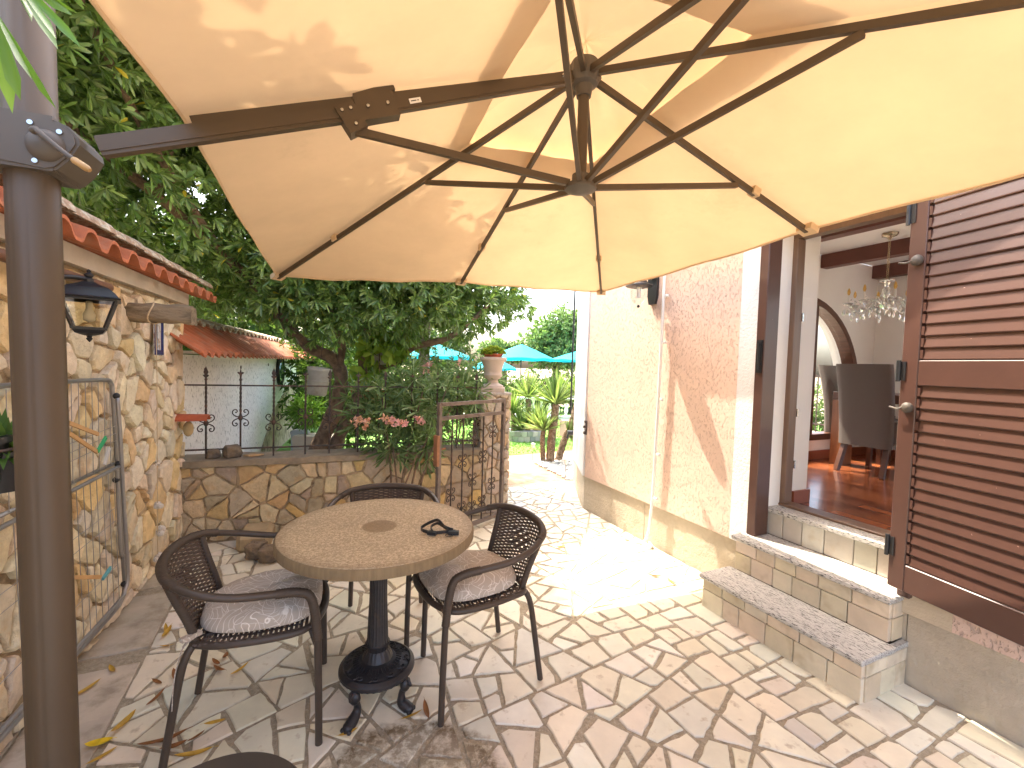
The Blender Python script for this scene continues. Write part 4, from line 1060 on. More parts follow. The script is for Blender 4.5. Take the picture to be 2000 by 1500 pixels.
part('rim', mat('cast_concrete_rim', (.20, .145, .08), rough=.85, var=.25, vscale=10, bump=.6, bscale=60, stretch=(6, 6, .6)), lambda b: b.lathe([(.380, .698), (.3875, .700), (.3885, .712), (.3880, .730), (.384, .737), (.379, .738)], 96), table, smooth=60)
M_CAST = mat('cast_iron', (.035, .033, .036), rough=.42, metal=.35, var=.2, vscale=30, bump=.5, bscale=90, bdist=.002, second=(.075, .055, .04), sfac=(.55, .75), sscale=14)
part('column', M_CAST, lambda b: (b.lathe([(.001, .699), (.075, .699), (.075, .690), (.045, .684), (.040, .672), (.036, .655), (.033, .645), (.0335, .45), (.040, .27), (.043, .255), (.050, .25), (.046, .24), (.043, .225), (.050, .215), (.060, .195), (.066, .180), (.001, .178)], 96, fn=lambda a, i: (1 + .065 * abs(math.cos(10 * a))) if 5 <= i <= 9 else (1 + .03 * math.cos(20 * a) if i in (3, 12, 13) else 1))), table, smooth=25)
def plate(b):
    b.lathe([(.06, .190), (.085, .178), (.088, .176), (.13, .166), (.136, .168), (.148, .160), (.152, .156), (.153, .146), (.146, .136), (.001, .134)], 120, fn=lambda a, i: 1 + (.012 * math.cos(40 * a) if i in (1, 8) else 0))
    for k in range(40):     # radiating flutes
        a = 2 * PI * k / 40; b.bar((.075 * math.cos(a), .075 * math.sin(a), .1835), (.098 * math.cos(a), .098 * math.sin(a), .1765), .004, .004)
    for k in range(12):     # leaf scrolls round the plate
        a = 2 * PI * k / 12; M = Matrix.Rotation(a, 4, 'Z')
        b.tube(smooth_path([(.105, -.018, .172), (.118, -.010, .1715), (.126, .004, .170), (.118, .014, .171), (.110, .008, .1725), (.114, .0, .1725)], 3), .0025, 5, M=M)
        b.tube(smooth_path([(.128, -.02, .168), (.122, -.012, .170), (.112, -.006, .172)], 3), .0025, 5, M=M)
part('foot_plate', M_CAST, plate, table, smooth=30)
for fx, fy in ((-.586, 1.632), (-.385, 1.735), (-.55, 1.985)):
    v = Vector((fx, fy, 0)) - TC; v.rotate(Quaternion((0, 0, 1), -R(12))); a = math.atan2(v.y, v.x); L_ = v.length; M = Matrix.Rotation(a, 4, 'Z')
    q = L_ / .17
    part('foot', M_CAST, lambda b: (b.tube([M @ Vector(p) for p in smooth_path([(.095, 0, .14), (.125, 0, .128), (.142, 0, .105), (.128, 0, .075), (.125, 0, .05), (.14 * q, 0, .03), (.172 * q, 0, .016)], 5)], [.022 * (1 - .42 * math.sin(PI * min(1, i / 26))) for i in range(31)], 10, M=None),
        b.ball((.17 * q, 0, .018), .026, sc=(1.1, .9, .7), M=M), b.ball((.143, 0, .112), .026, sc=(.8, 1, 1.1), M=M), b.tube([M @ Vector(p) for p in arc((.148, 0, .112), .02, 0, 5, 12, ax=(1, 0, 0), ay=(0, 0, 1))], .006, 6),
        [b.ball((.188 * q, y_, .012), .010, 6, 4, M=M) for y_ in (-.015, 0, .015)]), table, smooth=50)
# strap lying on the table
mb = MB(); T0 = Vector((-.265, 1.735, .742)); 
def ribbon(b, pts, w_, th=.0025):
    P = smooth_path(pts, 6); n = len(P)
    for i in range(n - 1): b.bar(P[i], P[i + 1] + (P[i + 1] - P[i]) * .06, th, w_, up=(0, 0, 1))
ribbon(mb, [(-.072, -.005, .010), (-.085, .02, .012), (-.06, .055, .020), (-.03, .062, .030), (-.012, .04, .032), (.01, .022, .018), (.045, .012, .010)], .012)
ribbon(mb, [(-.072, -.005, .010), (-.03, -.022, .008), (.02, -.015, .012), (.055, -.002, .010)], .013)
ribbon(mb, [(-.03, -.02, .012), (-.045, .015, .018), (-.025, .042, .024), (.0, .030, .018), (.03, -.012, .016)], .011)
mb.bar((.03, -.016, .009), (.072, -.014, .009), .018, .014); mb.bar((-.05, -.018, .008), (-.015, -.026, .008), .020, .012)
mb.tube(arc((.035, -.028, .004), .014, 0, 2 * PI, 14, ay=(0, 1, 0))[:-1], .0016, 5, closed=True)
tag(mb.build('camera_strap', M_BLACK, None, loc=T0), 'crumpled black strap lying on the right of the stone table top', 'strap')

# ------------------------------------------------------------------ wicker chairs
M_WICK = mat('brown_wicker', (.09, .066, .054), rough=.5, var=.25, vscale=40, bump=.4, bscale=300, bdist=.001)
M_CTUBE = mat('brown_chair_tube', (.062, .046, .036), rough=.4, spec=.4, metal=.0, var=.15, vscale=12)
M_WRAP = mat('wicker_wrap', (.058, .040, .028), rough=.6, var=.25, vscale=60, bump=.9, bscale=25, bdist=.003, stretch=(1, 1, 4))
def zsq(z): return z if z < .46 else .46 + (z - .46) * .76
def wrap(b, pts, r, n=5, seg=10):
    """wrapped rattan: tube with ridges along its length"""
    P = smooth_path([(p[0], p[1], zsq(p[2])) for p in pts], n); Q = []; rr = []
    for i in range(len(P) - 1):
        L_ = (P[i + 1] - P[i]).length; k = max(1, int(L_ / .004))
        for j in range(k): Q.append(P[i] + (P[i + 1] - P[i]) * j / k); rr.append(r * (1.0 + .07 * (len(Q) % 2)))
    b.tube(Q, rr, seg)
def make_chair():
    e = empty('wicker_chair', (0, 0, 0))
    # front = +y
    loop = []
    arcp = [(.245, .16, .625), (.268, .08, .648), (.285, -.04, .668), (.272, -.15, .700), (.215, -.24, .738), (.115, -.285, .755), (0, -.298, .760)]
    side = arcp + [(-x, y, z) for x, y, z in arcp[-2::-1]]
    full = [(.232, .225, 0.0), (.236, .222, .22), (.240, .215, .45), (.243, .200, .575)] + side + [(-.243, .200, .575), (-.240, .215, .45), (-.236, .222, .22), (-.232, .225, 0.0)]
    full = [(x, y, z if z < .46 else .46 + (z - .46) * .76) for x, y, z in full]
    P = smooth_path(full, 6)
    arms = [p for p in P if p.z > .40]; legs1 = [p for p in P if p.z <= .43 and p.x > 0]; legs2 = [p for p in P if p.z <= .43 and p.x < 0]
    part('arm_rail', M_CTUBE, lambda b: b.tube(arms, .0135, 12), e, smooth=True)
    part('leg', M_CTUBE, lambda b: b.tube(legs1, .0128, 12), e, smooth=50)
    part('leg', M_CTUBE, lambda b: b.tube(legs2, .0128, 12), e, smooth=50)
    for sx in (1, -1):
        part('leg', M_CTUBE, lambda b: b.tube(smooth_path([(sx * .165, -.175, .425), (sx * .185, -.205, .36), (sx * .192, -.235, .18), (sx * .200, -.262, 0)], 6), .0128, 12), e, smooth=50)
        part('back_post', M_WRAP, lambda b: wrap(b, [(sx * .165, -.170, .42), (sx * .172, -.195, .52), (sx * .185, -.228, .64), (sx * .198, -.250, .735)], .0135), e, smooth=True)
        part('wrapping', M_WRAP, lambda b: (wrap(b, [(sx * .2395, .218, .40), (sx * .2432, .198, .58), (sx * .247, .155, .628), (sx * .268, .08, .648)], .0155), ), e, smooth=True)
        part('brace', M_CTUBE, lambda b: b.tube([(sx * .238, .218, .36), (sx * .19, .19, .415)], .008, 8), e, smooth=50)
    part('wrapping', M_WRAP, lambda b: wrap(b, [(.245, -.20, .722), (.205, -.248, .742), (.115, -.286, .756), (0, -.299, .761), (-.115, -.286, .756), (-.205, -.248, .742), (-.245, -.20, .722)], .0158), e, smooth=True)
    ring = [(.17, -.18, .42), (.205, -.10, .42), (.218, .05, .42), (.205, .17, .425), (.12, .225, .43), (0, .238, .43), (-.12, .225, .43), (-.205, .17, .425), (-.218, .05, .42), (-.205, -.10, .42), (-.17, -.18, .42), (0, -.205, .42)]
    sp = smooth_path(ring + [ring[0]], 5)[:-1]
    part('seat_ring', M_CTUBE, lambda b: b.tube(sp, .0125, 10, closed=True), e, smooth=True)
    def seatf(b):
        c = Vector((0, .01, .425))
        for k in range(26):      # rows of weave, each a wavy strand
            y = -.185 + .41 * k / 25
            xs = [p for p in sp if abs(p.y - y) < .03]; X = max(abs(p.x) for p in xs) if xs else .1
            if y < -.17 or y > .215: X = .12
            pts = [(-X + 2 * X * i / 28, y, .428 - .012 * math.cos(PI * (i / 28 - .5)) + .004 * (1 if (i + k) % 2 else -1)) for i in range(29)]
            b.tube(pts, .0062, 5, flat=.5)
        for i in range(13):
            x = -.19 + .38 * i / 12; Y = .2
            b.tube([(x, -.17, .424), (x, 0, .416), (x, Y - abs(x) * .25, .424)], .004, 5)
    part('woven_seat', M_WICK, seatf, e, smooth=50)
    def backf(b):
        def S(u, v):      # u across -1..1, v up 0..1
            hw_ = .160 + .040 * v; bow = .055 * (1 - u * u) * (.35 + .65 * v)
            topc = .735 + .022 * (1 - u * u); z = .435 + (topc - .435) * v
            return Vector((u * hw_, -.178 - .075 * v - bow, zsq(z)))
        rows, cols_ = 34, 14
        for k in range(rows):
            v = (k + .5) / rows; pts = []
            if 12 <= k <= 21: 
                pass
            for i in range(cols_ * 2 + 1):
                u = -1 + 2 * i / (cols_ * 2); ph = (i // 2 + (k // (3 if 12 <= k <= 22 and abs(u) < .38 else 1))) % 2
                amp = (.009 if 12 <= k <= 22 and abs(u) < .38 else .0035) * (1 if ph else -1) * (1 if i % 2 else .0)
                p = S(u, v); pts.append(p + Vector((0, amp, 0)))
            b.tube(pts, .0040, 5)
        for i in range(cols_ + 1):
            u = -1 + 2 * i / cols_
            b.tube([S(u, v / 8) for v in range(9)], .0030, 5)
    part('woven_back', M_WICK, backf, e, smooth=50)
    return e
mcush = bpy.data.materials.new('line_print_cushion'); mcush.use_nodes = True; nt = mcush.node_tree; b_ = nt.nodes['Principled BSDF']
b_.inputs['Roughness'].default_value = .9
tc = N(nt, 'ShaderNodeTexCoord')
# thin white curved lines fanning out of flower centres (rings of a distorted cell pattern)
nz = N(nt, 'ShaderNodeTexNoise'); nz.inputs['Scale'].default_value = 7; nt.links.new(tc.outputs['Object'], nz.inputs[0])
mxv = N(nt, 'ShaderNodeMix'); mxv.data_type = 'VECTOR'; mxv.inputs[0].default_value = .10; nt.links.new(tc.outputs['Object'], mxv.inputs[4]); nt.links.new(nz.outputs['Color'], mxv.inputs[5])
vo = N(nt, 'ShaderNodeTexVoronoi'); vo.inputs['Scale'].default_value = 8.5; vo.feature = 'F1'; nt.links.new(mxv.outputs[1], vo.inputs['Vector'])
sub = N(nt, 'ShaderNodeVectorMath', operation='SUBTRACT'); nt.links.new(mxv.outputs[1], sub.inputs[0]); nt.links.new(vo.outputs['Position'], sub.inputs[1])
sx_ = N(nt, 'ShaderNodeSeparateXYZ'); nt.links.new(sub.outputs[0], sx_.inputs[0])
at = N(nt, 'ShaderNodeMath', operation='ARCTAN2'); nt.links.new(sx_.outputs[1], at.inputs[0]); nt.links.new(sx_.outputs[0], at.inputs[1])
m1 = N(nt, 'ShaderNodeMath', operation='MULTIPLY'); m1.inputs[1].default_value = 13; nt.links.new(at.outputs[0], m1.inputs[0])
m1b = N(nt, 'ShaderNodeMath', operation='MULTIPLY_ADD'); m1b.inputs[1].default_value = 28; nt.links.new(vo.outputs['Distance'], m1b.inputs[0]); nt.links.new(m1.outputs[0], m1b.inputs[2])
m2 = N(nt, 'ShaderNodeMath', operation='SINE'); nt.links.new(m1b.outputs[0], m2.inputs[0])
ln = ramp(nt, m2.outputs[0], [(.95, 0), (.99, .85)])
vo2 = N(nt, 'ShaderNodeTexVoronoi'); vo2.feature = 'DISTANCE_TO_EDGE'; vo2.inputs['Scale'].default_value = 22; nt.links.new(mxv.outputs[1], vo2.inputs['Vector'])
ln2 = ramp(nt, vo2.outputs['Distance'], [(.008, .7), (.024, 0)])
mx3 = N(nt, 'ShaderNodeMath', operation='MAXIMUM'); nt.links.new(ln, mx3.inputs[0]); nt.links.new(ln2, mx3.inputs[1])
nt.links.new(mixc(nt, mx3.outputs[0], (.43, .37, .31), (.78, .73, .66)), b_.inputs['Base Color'])
bn = N(nt, 'ShaderNodeBump'); bn.inputs['Strength'].default_value = .4; bn.inputs['Distance'].default_value = .01; nt.links.new(noise(nt, 12, 3, .5), bn.inputs['Height']); nt.links.new(bn.outputs[0], b_.inputs['Normal'])
def cushion(name_, M, label, sc=1.0):
    mb = MB(); 
    def f(u, v):
        a = 2 * PI * u; c, s_ = math.cos(a), math.sin(a); k = (abs(c) ** 3.2 + abs(s_) ** 3.2) ** (-1 / 3.2)
        ph = PI * v; r = math.sin(ph) ** .42 if 0 < v < 1 else 0.0; h_ = -math.cos(ph)
        hh = (.056 if h_ > 0 else .016) * (abs(h_) ** .75) * (1 if h_ > 0 else -1)
        x = c * k * r * .198; y = s_ * k * r * .205 + .018
        dim = -.006 * math.cos(x * 26) * math.cos(y * 24) if h_ > 0 else 0
        return (x * (1 - .10 * (y < 0) * abs(y) / .2), y, .452 + hh + dim + .004 * math.sin(x * 40 + y * 22) * (h_ > 0))
    mb.grid(f, 48, 24, closed_u=True)
    e = mb.build('seat_cushion', mcush, None, smooth=True)
    tag(e, label, 'cushion'); e.matrix_world = M
    t = MB(); P = smooth_path([(.17, -.17, .45), (.20, -.20, .43), (.19, -.225, .33), (.20, -.23, .22)], 4)
    for i in range(len(P) - 1): t.bar(P[i], P[i + 1], .012, .003)
    t.bar((.16, -.16, .455), (.205, -.205, .458), .022, .012)
    t.build('tie', mcush, e)
    return e
chair = make_chair()
def place(o, x, y, fx, fy, label):
    o.location = (x, y, .008); o.rotation_euler = (0, 0, math.atan2(fy, fx) - PI / 2); tag(o, label, 'chair', 'wicker chairs round the bistro table')
    return Matrix.Translation((x, y, .008)) @ Matrix.Rotation(math.atan2(fy, fx) - PI / 2, 4, 'Z')
c2_ = copy_tree(chair); c3_ = copy_tree(chair)
M1 = place(chair, -.965, 1.700, .934, .357, 'wicker armchair on the left of the table, its back to the stone wall')
M2 = place(c2_, -.160, 1.978, -.866, -.50, 'wicker armchair on the right of the table, a tie hanging below its seat')
M3 = place(c3_, -.655, 2.255, .16, -.987, 'wicker armchair behind the table, only its back rail showing over the top')
cushion('c', M1, 'taupe cushion with white line flowers on the left wicker chair')
cushion('c', M2, 'taupe cushion with white line flowers on the right wicker chair')

# dark round stool whose edge shows at the bottom of the picture
st_ = empty('round_stool', (-.600, .853, 0), 0, 'dark smooth round stool cut off by the bottom edge of the picture', 'stool')
MS = mat('dark_plastic', (.045, .04, .037), rough=.5, bump=.2, bscale=300, bdist=.0005)
part('seat', MS, lambda b: b.lathe([(.001, .425), (.17, .425), (.19, .432), (.196, .445), (.188, .455), (.001, .458)], 64), st_, smooth=50)
for k in range(3):
    a = 2 * PI * k / 3 + 2.2; part('leg', MS, lambda b: b.tube([(.13 * math.cos(a), .13 * math.sin(a), .426), (.19 * math.cos(a), .19 * math.sin(a), .008)], .013, 10), st_)

# ------------------------------------------------------------------ iron railing on the low wall
fence = empty('iron_railing', WORG, W_RZ, 'rusty iron railing with spear tips and scrolls on the low rubble wall', 'railing')
yF = .085
part('rail', M_IRON, lambda b: b.bar((0.0, yF, 1.200), (2.36, yF, 1.200), .014, .012), fence)
part('rail', M_IRON, lambda b: b.bar((0.0, yF, .700), (2.36, yF, .700), .014, .012), fence)
def scroll(b, c, sx, sz, r=.030, w_=.0045, M=None):
    P = []
    for i in range(17):
        t = i / 16; a = PI * (1.0 - 1.45 * t) if False else -PI / 2 + 1.55 * PI * t; rr = r * (1 - .55 * t)
        P.append((c[0] + sx * (.012 + r + math.sin(a) * rr * 1.0), c[1], c[2] + sz * (.008 + r * .9 - math.cos(a + PI / 2 * 0) * 0 + math.cos(a) * 0 + rr * math.cos(a) * 0 + (-math.cos(PI * 1.55 * t) * rr) + r * .0)))
    # C-shape: start at the bar, bulge out, curl back
    P = [Vector((c[0] + sx * x * r, c[1], c[2] + sz * z * r)) for x, z in ((.1, .15), (.7, .25), (1.5, .7), (1.85, 1.35), (1.6, 2.0), (1.05, 2.15), (.75, 1.75), (.95, 1.4), (1.25, 1.5))]
    b.tube(smooth_path(P, 4), w_, 6, M=M)
def bar_part(x, tip, zc, z0=.632):
    def f(b):
        b.bar((x, yF, z0), (x, yF, 1.262), .012, .012)
        for i in range(24):    # twisted length
            z = .93 + i * .011; a = i * .5; b.add([(x + .009 * math.cos(a + k * PI / 2), yF + .009 * math.sin(a + k * PI / 2), z) for k in range(4)] + [(x + .009 * math.cos(a + .5 + k * PI / 2), yF + .009 * math.sin(a + .5 + k * PI / 2), z + .011) for k in range(4)], [[k, (k + 1) % 4, 4 + (k + 1) % 4, 4 + k] for k in range(4)])
        b.ball((x, yF, 1.245), .011, 8, 5)
        if tip == 0:
            b.prism([(x - .004, 1.255), (x - .02, 1.275), (x - .011, 1.282), (x - .006, 1.276), (x - .016, 1.300), (x, 1.345), (x + .016, 1.300), (x + .006, 1.276), (x + .011, 1.282), (x + .02, 1.275), (x + .004, 1.255)], yF - .005, yF + .005)
        else:
            b.prism([(x - .005, 1.255), (x - .008, 1.285), (x - .024, 1.30), (x - .012, 1.308), (x - .007, 1.30), (x, 1.335), (x + .007, 1.30), (x + .012, 1.308), (x + .024, 1.30), (x + .008, 1.285), (x + .005, 1.255)], yF - .005, yF + .005)
    o = part('bar', M_IRON, f, fence, smooth=30)
    def sc(b):
        b.ball((x, yF, zc), .017, 8, 6, (1, 1, 1.5))
        for sx in (1, -1):
            for sz in (1, -1): scroll(b, (x, yF, zc), sx, sz)
    part('scroll', M_IRON, sc, o, smooth=50)
for i, x in enumerate([.149, .380, .612, .845, 1.03, 1.256, 1.48, 1.71, 1.94, 2.13, 2.31]):
    bar_part(x, i % 2, .905 if i % 2 == 0 else .945)

# gate, standing open
gA = Vector((-.06, 4.02, 0)); gB = Vector((-.566, 3.403, 0)); dG = (gB - gA).normalized(); gl = (gB - gA).length
gate = empty('iron_gate', gA, math.atan2(dG.y, dG.x), 'open wrought iron garden gate with scrolled bars beside the stone pillar', 'gate')
MGT = mat('grey_brown_gate_paint', (.16, .13, .115), rough=.6, var=.3, vscale=14, bump=.3, bscale=80, second=(.07, .04, .03), sfac=(.52, .68), sscale=20)
part('frame', MGT, lambda b: (b.box(0, .03, -.015, .015, .04, 1.115), b.box(gl - .03, gl, -.015, .015, .04, 1.115), b.box(.03, gl - .03, -.014, .014, 1.085, 1.114), b.box(.03, gl - .03, -.014, .014, .975, 1.003), b.box(.03, gl - .03, -.014, .014, .04, .07)), gate)
for i in range(5):
    x = .03 + (gl - .06) * (i + 1) / 6
    o = part('bar', M_IRON, lambda b: b.tube([(x, 0, .07 + .905 * k / 40) for k in range(41)], [.0062 + .0014 * (k % 2) for k in range(41)], 6), gate)
    for zc in ((.83, .36) if i % 2 == 0 else (.62, .22)) if i != 2 else (.80, .44, .2):
        def f(b):
            for sx in (1, -1):
                for sz in (1, -1): scroll(b, (x, 0, zc), sx, sz, r=.024, w_=.0042)
            b.ball((x, 0, zc), .013, 8, 6, (1, 1, 1.4))
        part('scroll', M_IRON, f, o, smooth=50)
part('lock', mat('rusted_lock', (.3, .14, .07), rough=.8, var=.3, vscale=20), lambda b: (b.box(gl - .005, gl + .02, -.022, .022, .62, .86), b.box(gl - .1, gl + .0, -.022, -.012, .735, .75)), gate)

# urn with a red-rimmed pot and succulent
up_ = ww(2.50, .17, PH)
urn = empty('garden_urn', up_, 0, 'pale stone urn standing on the gate pillar', 'urn'); urn.scale = (1.08, 1.08, 1.12)
M_URN = mat('weathered_urn_stone', (.52, .44, .38), rough=.85, var=.12, vscale=7, bump=.4, bscale=60)
UK = 1.0
part('foot', M_URN, lambda b: (b.box(-.11, .11, -.11, .11, .001, .035), b.lathe([(.10, .035), (.098, .055), (.055, .075), (.048, .095), (.05, .105)], 40)), urn, smooth=40)
part('bowl', M_URN, lambda b: b.lathe([(.048, .105), (.075, .12), (.085, .145), (.078, .165), (.080, .175), (.088, .215), (.105, .265), (.122, .278), (.122, .298), (.112, .300), (.100, .285), (.001, .27)], 48), urn, smooth=40)
pt_ = empty('succulent_pot', up_ + Vector((0, 0, .308)), 0, 'shallow terracotta bowl of lime green succulents set in the urn', 'plant')
part('bowl', mat('red_clay', (.45, .11, .05), rough=.7), lambda b: b.lathe([(.07, 0), (.088, .045), (.094, .048), (.094, .062), (.084, .062), (.001, .055)], 36), pt_, smooth=40)
M_LEAF = mat('leaf_gloss', (1, 1, 1), rough=.33, attr=True, spec=.65, trans=(.30, (1.0, 1.0, .45)))
M_LEAFM = mat('leaf_matt', (1, 1, 1), rough=.65, attr=True, spec=.3, trans=(.35, (1.0, 1.0, .5)))
g = np.random.default_rng(5); k = 170; a = g.uniform(0, 6.28, k); r = .095 * np.sqrt(g.uniform(0, 1, k))
leaf_cloud('foliage', np.c_[r * np.cos(a), r * np.sin(a), .06 + .045 * (1 - (r / .095) ** 2) + g.uniform(-.01, .01, k)], np.c_[r * np.cos(a) * 6, r * np.sin(a) * 6, np.ones(k)], .042, .024, M_LEAFM, pt_, m=7, cols=((.28, .36, .04), (.36, .42, .07), (.2, .32, .04)), seed=6)

# ------------------------------------------------------------------ things on the left wall
def lpart(name, mt, fn, parent, **k): return part(name, mt, fn, parent, **k)
# four-sided lantern
ll = empty('wall_lantern', lw(1.64, .17, 1.464), L_RZ + R(20), 'black four-sided wall lantern with amber glass on the stone wall behind the parasol pole', 'lantern')
def fourside(b, prof, seg=4, a0=PI / 4): b.lathe([(r * math.sqrt(2), z) for r, z in prof], seg, a0=a0)
part('cap', M_BLACK, lambda b: (fourside(b, [(.104, .192), (.108, .198), (.100, .204), (.088, .222), (.066, .246), (.034, .262), (.020, .272), (.001, .273)]), b.lathe([(.016, .27), (.018, .285), (.010, .292), (.016, .30), (.017, .306), (.006, .315), (.009, .322), (.001, .33)], 20)), ll, smooth=12)
part('glass', glassmat('amber_glass', (.95, .88, .70), .14), lambda b: fourside(b, [(.088, .192), (.050, .066)]), ll)
def lf(b):
    for k in range(4):
        a = PI / 4 + k * PI / 2; c, s_ = math.cos(a) * math.sqrt(2), math.sin(a) * math.sqrt(2)
        b.bar((c * .090, s_ * .090, .195), (c * .051, s_ * .051, .062), .010, .010)
    fourside(b, [(.094, .186), (.094, .196), (.086, .196), (.086, .186)])
    fourside(b, [(.058, .056), (.060, .066), (.050, .068)]); fourside(b, [(.055, .056), (.045, .040), (.018, .030), (.001, .028)])
    b.lathe([(.012, .032), (.008, .022), (.012, .016), (.006, .006), (.001, 0)], 14)
part('lantern_frame', M_BLACK, lf, ll, smooth=25)
part('bulb', M_WHITE, lambda b: (b.lathe([(.012, .19), (.012, .15), (.022, .125), (.020, .10), (.001, .088)], 14)), ll, smooth=True)
ll.scale = (.90, .90, .88)
Mi = (Matrix.Translation(lw(1.64, .17, 1.464)) @ Matrix.Rotation(L_RZ + R(20), 4, 'Z') @ Matrix.Diagonal((.90, .90, .88, 1))).inverted()
part('bracket', M_BLACK, lambda b: (b.tube([Mi @ Vector(p) for p in smooth_path([lw(1.76, .0, 1.64), lw(1.74, .05, 1.68), lw(1.69, .12, 1.712), lw(1.645, .165, 1.715)], 5)], .010, 10), b.add([Mi @ lw(1.76 + sx * .03, .004 + dn_ * 2, 1.64 + sz * .06) for dn_ in (0.0, .02) for sx, sz in ((-1, -1), (1, -1), (1, 1), (-1, 1))], [[3, 2, 1, 0], [4, 5, 6, 7], [0, 1, 5, 4], [1, 2, 6, 5], [2, 3, 7, 6], [3, 0, 4, 7]])), ll, smooth=40)
def at_left(o): o.matrix_world = LM; return o
# pipe
mb = MB(); mb.tube([(1.236, .075, 1.734), (1.6, .07, 1.734), (4.2, .07, 1.73)], .021, 14)
for s in (1.3, 2.4, 3.5): mb.bar((s, .0, 1.734), (s, .07, 1.734), .012, .012)
at_left(tag(mb.build('curtain_pipe', mat('brown_pipe', (.17, .085, .05), rough=.4, var=.25, vscale=20), None, smooth=50), 'brown metal pipe fixed along the top of the stone wall above the lantern', 'pipe'))
# wooden beam stub with a rope
mb = MB(); 
def beamf(u, v):
    a = 2 * PI * u; c, s_ = math.cos(a), math.sin(a); p = 4; k = (abs(c) ** p + abs(s_) ** p) ** (-1 / p); y = -.03 + .345 * v
    e = 1 + .07 * math.sin(a * 3 + v * 5) + .03 * math.sin(a * 7 + v * 23)
    return (.85 + c * k * .055 * e, y, 1.655 + s_ * k * .052 * e + .003 * math.sin(v * 17))
mb.grid(beamf, 28, 24, closed_u=True); mb.add([beamf(i / 28, 1) for i in range(28)], [list(range(28))])
mw = mat('weathered_beam', (.28, .21, .13), rough=.95, var=.3, vscale=10, bump=1, bscale=30, bdist=.01, second=(.15, .11, .065), sfac=(.48, .6), sscale=8, stretch=(3, .7, 3))
at_left(tag(mb.build('wooden_beam', mw, None, smooth=50), 'weathered wooden beam stub sticking out of the stone wall', 'beam'))
M_ROPE = mat('pale_rope', (.55, .42, .26), rough=.9, bump=.6, bscale=300)
mb = MB(); mb.tube([(.85 + .062 * math.cos(a), .125 + .012 * math.sin(a * 2), 1.655 + .060 * math.sin(a)) for a in [i * PI / 10 for i in range(20)]], .004, 6, closed=True)
mb.tube([(.85, .135, 1.60), (.85, .14, 1.3), (.845, .138, .9), (.85, .14, .22)], .0022, 6)
o = at_left(tag(mb.build('rope', M_ROPE, None), 'thin rope looped round the beam stub and hanging down with shells', 'rope'))
M_SHELL = mat('bleached_coral', (.68, .62, .54), rough=.9, bump=1, bscale=80, bdist=.01, speck=(60, (.25, .2, .15), .6, .66))
for z, r in ((.55, .026), (.40, .030), (.24, .026), (.80, .016)):
    mb = MB(); 
    for k in range(6): mb.ball((.84 + random.uniform(-1, 1) * r * .7, .14 + random.uniform(-.5, .5) * r, z + random.uniform(-.6, .6) * r), r * random.uniform(.45, .75), 7, 5)
    mb.build('shell', M_SHELL, o, smooth=True)
# small blue and white tile picture
tp = empty('tile_picture', lw(.555, .052, 1.526), L_RZ, 'small blue and white glazed picture frame hanging under the beam stub', 'picture')
part('frame', mat('blue_glaze', (.03, .04, .16), rough=.2), lambda b: (b.box(-.055, -.047, 0, .012, -.075, .105), b.box(.047, .055, 0, .012, -.075, .105), b.box(-.055, .055, .0, .012, -.105, -.075), b.box(-.055, .055, 0, .012, .100, .108)), tp)
part('backing', mat('white_glaze', (.6, .58, .54), rough=.25, second=(.35, .22, .12), sfac=(.5, .6), sscale=30), lambda b: b.box(-.062, .062, -.004, -.0005, -.11, .112), tp)
# roof tile ledge and stone knob
mb = MB(); n = 12; vs = []
for s, sc in ((0.0, 1.0), (.24, .88)):
    for q in (.062, .050):
        for i in range(n + 1):
            a = PI * i / n; vs.append((.10 + math.cos(a) * q * sc, -.03 + s, .952 + math.sin(a) * q * sc * .8))
m_ = n + 1; fs = []
for i in range(n): fs += [[i, i + 1, 2 * m_ + i + 1, 2 * m_ + i], [m_ + i + 1, m_ + i, 3 * m_ + i, 3 * m_ + i + 1], [i + 1, i, m_ + i, m_ + i + 1], [2 * m_ + i, 2 * m_ + i + 1, 3 * m_ + i + 1, 3 * m_ + i]]
fs += [[0, 2 * m_, 3 * m_, m_], [n, m_ + n, 3 * m_ + n, 2 * m_ + n]]
mb.add(vs, fs)
at_left(tag(mb.build('roof_tile', mat('bright_terracotta', (.42, .10, .04), rough=.8, var=.2, vscale=12, bump=.4, bscale=60), None, smooth=50), 'single terracotta tile set as a small shelf at the corner of the stone wall', 'roof tile'))
mb = MB(); mb.ball((.06, .075, .885), .042, 12, 8, (.9, .8, 1.35))
at_left(tag(mb.build('jutting_stone', mat('yellow_stone', (.5, .38, .2), rough=.9, var=.2, bump=.6, bscale=40), None, smooth=True), 'rounded yellow stone jutting out below the terracotta tile shelf', 'stone'))
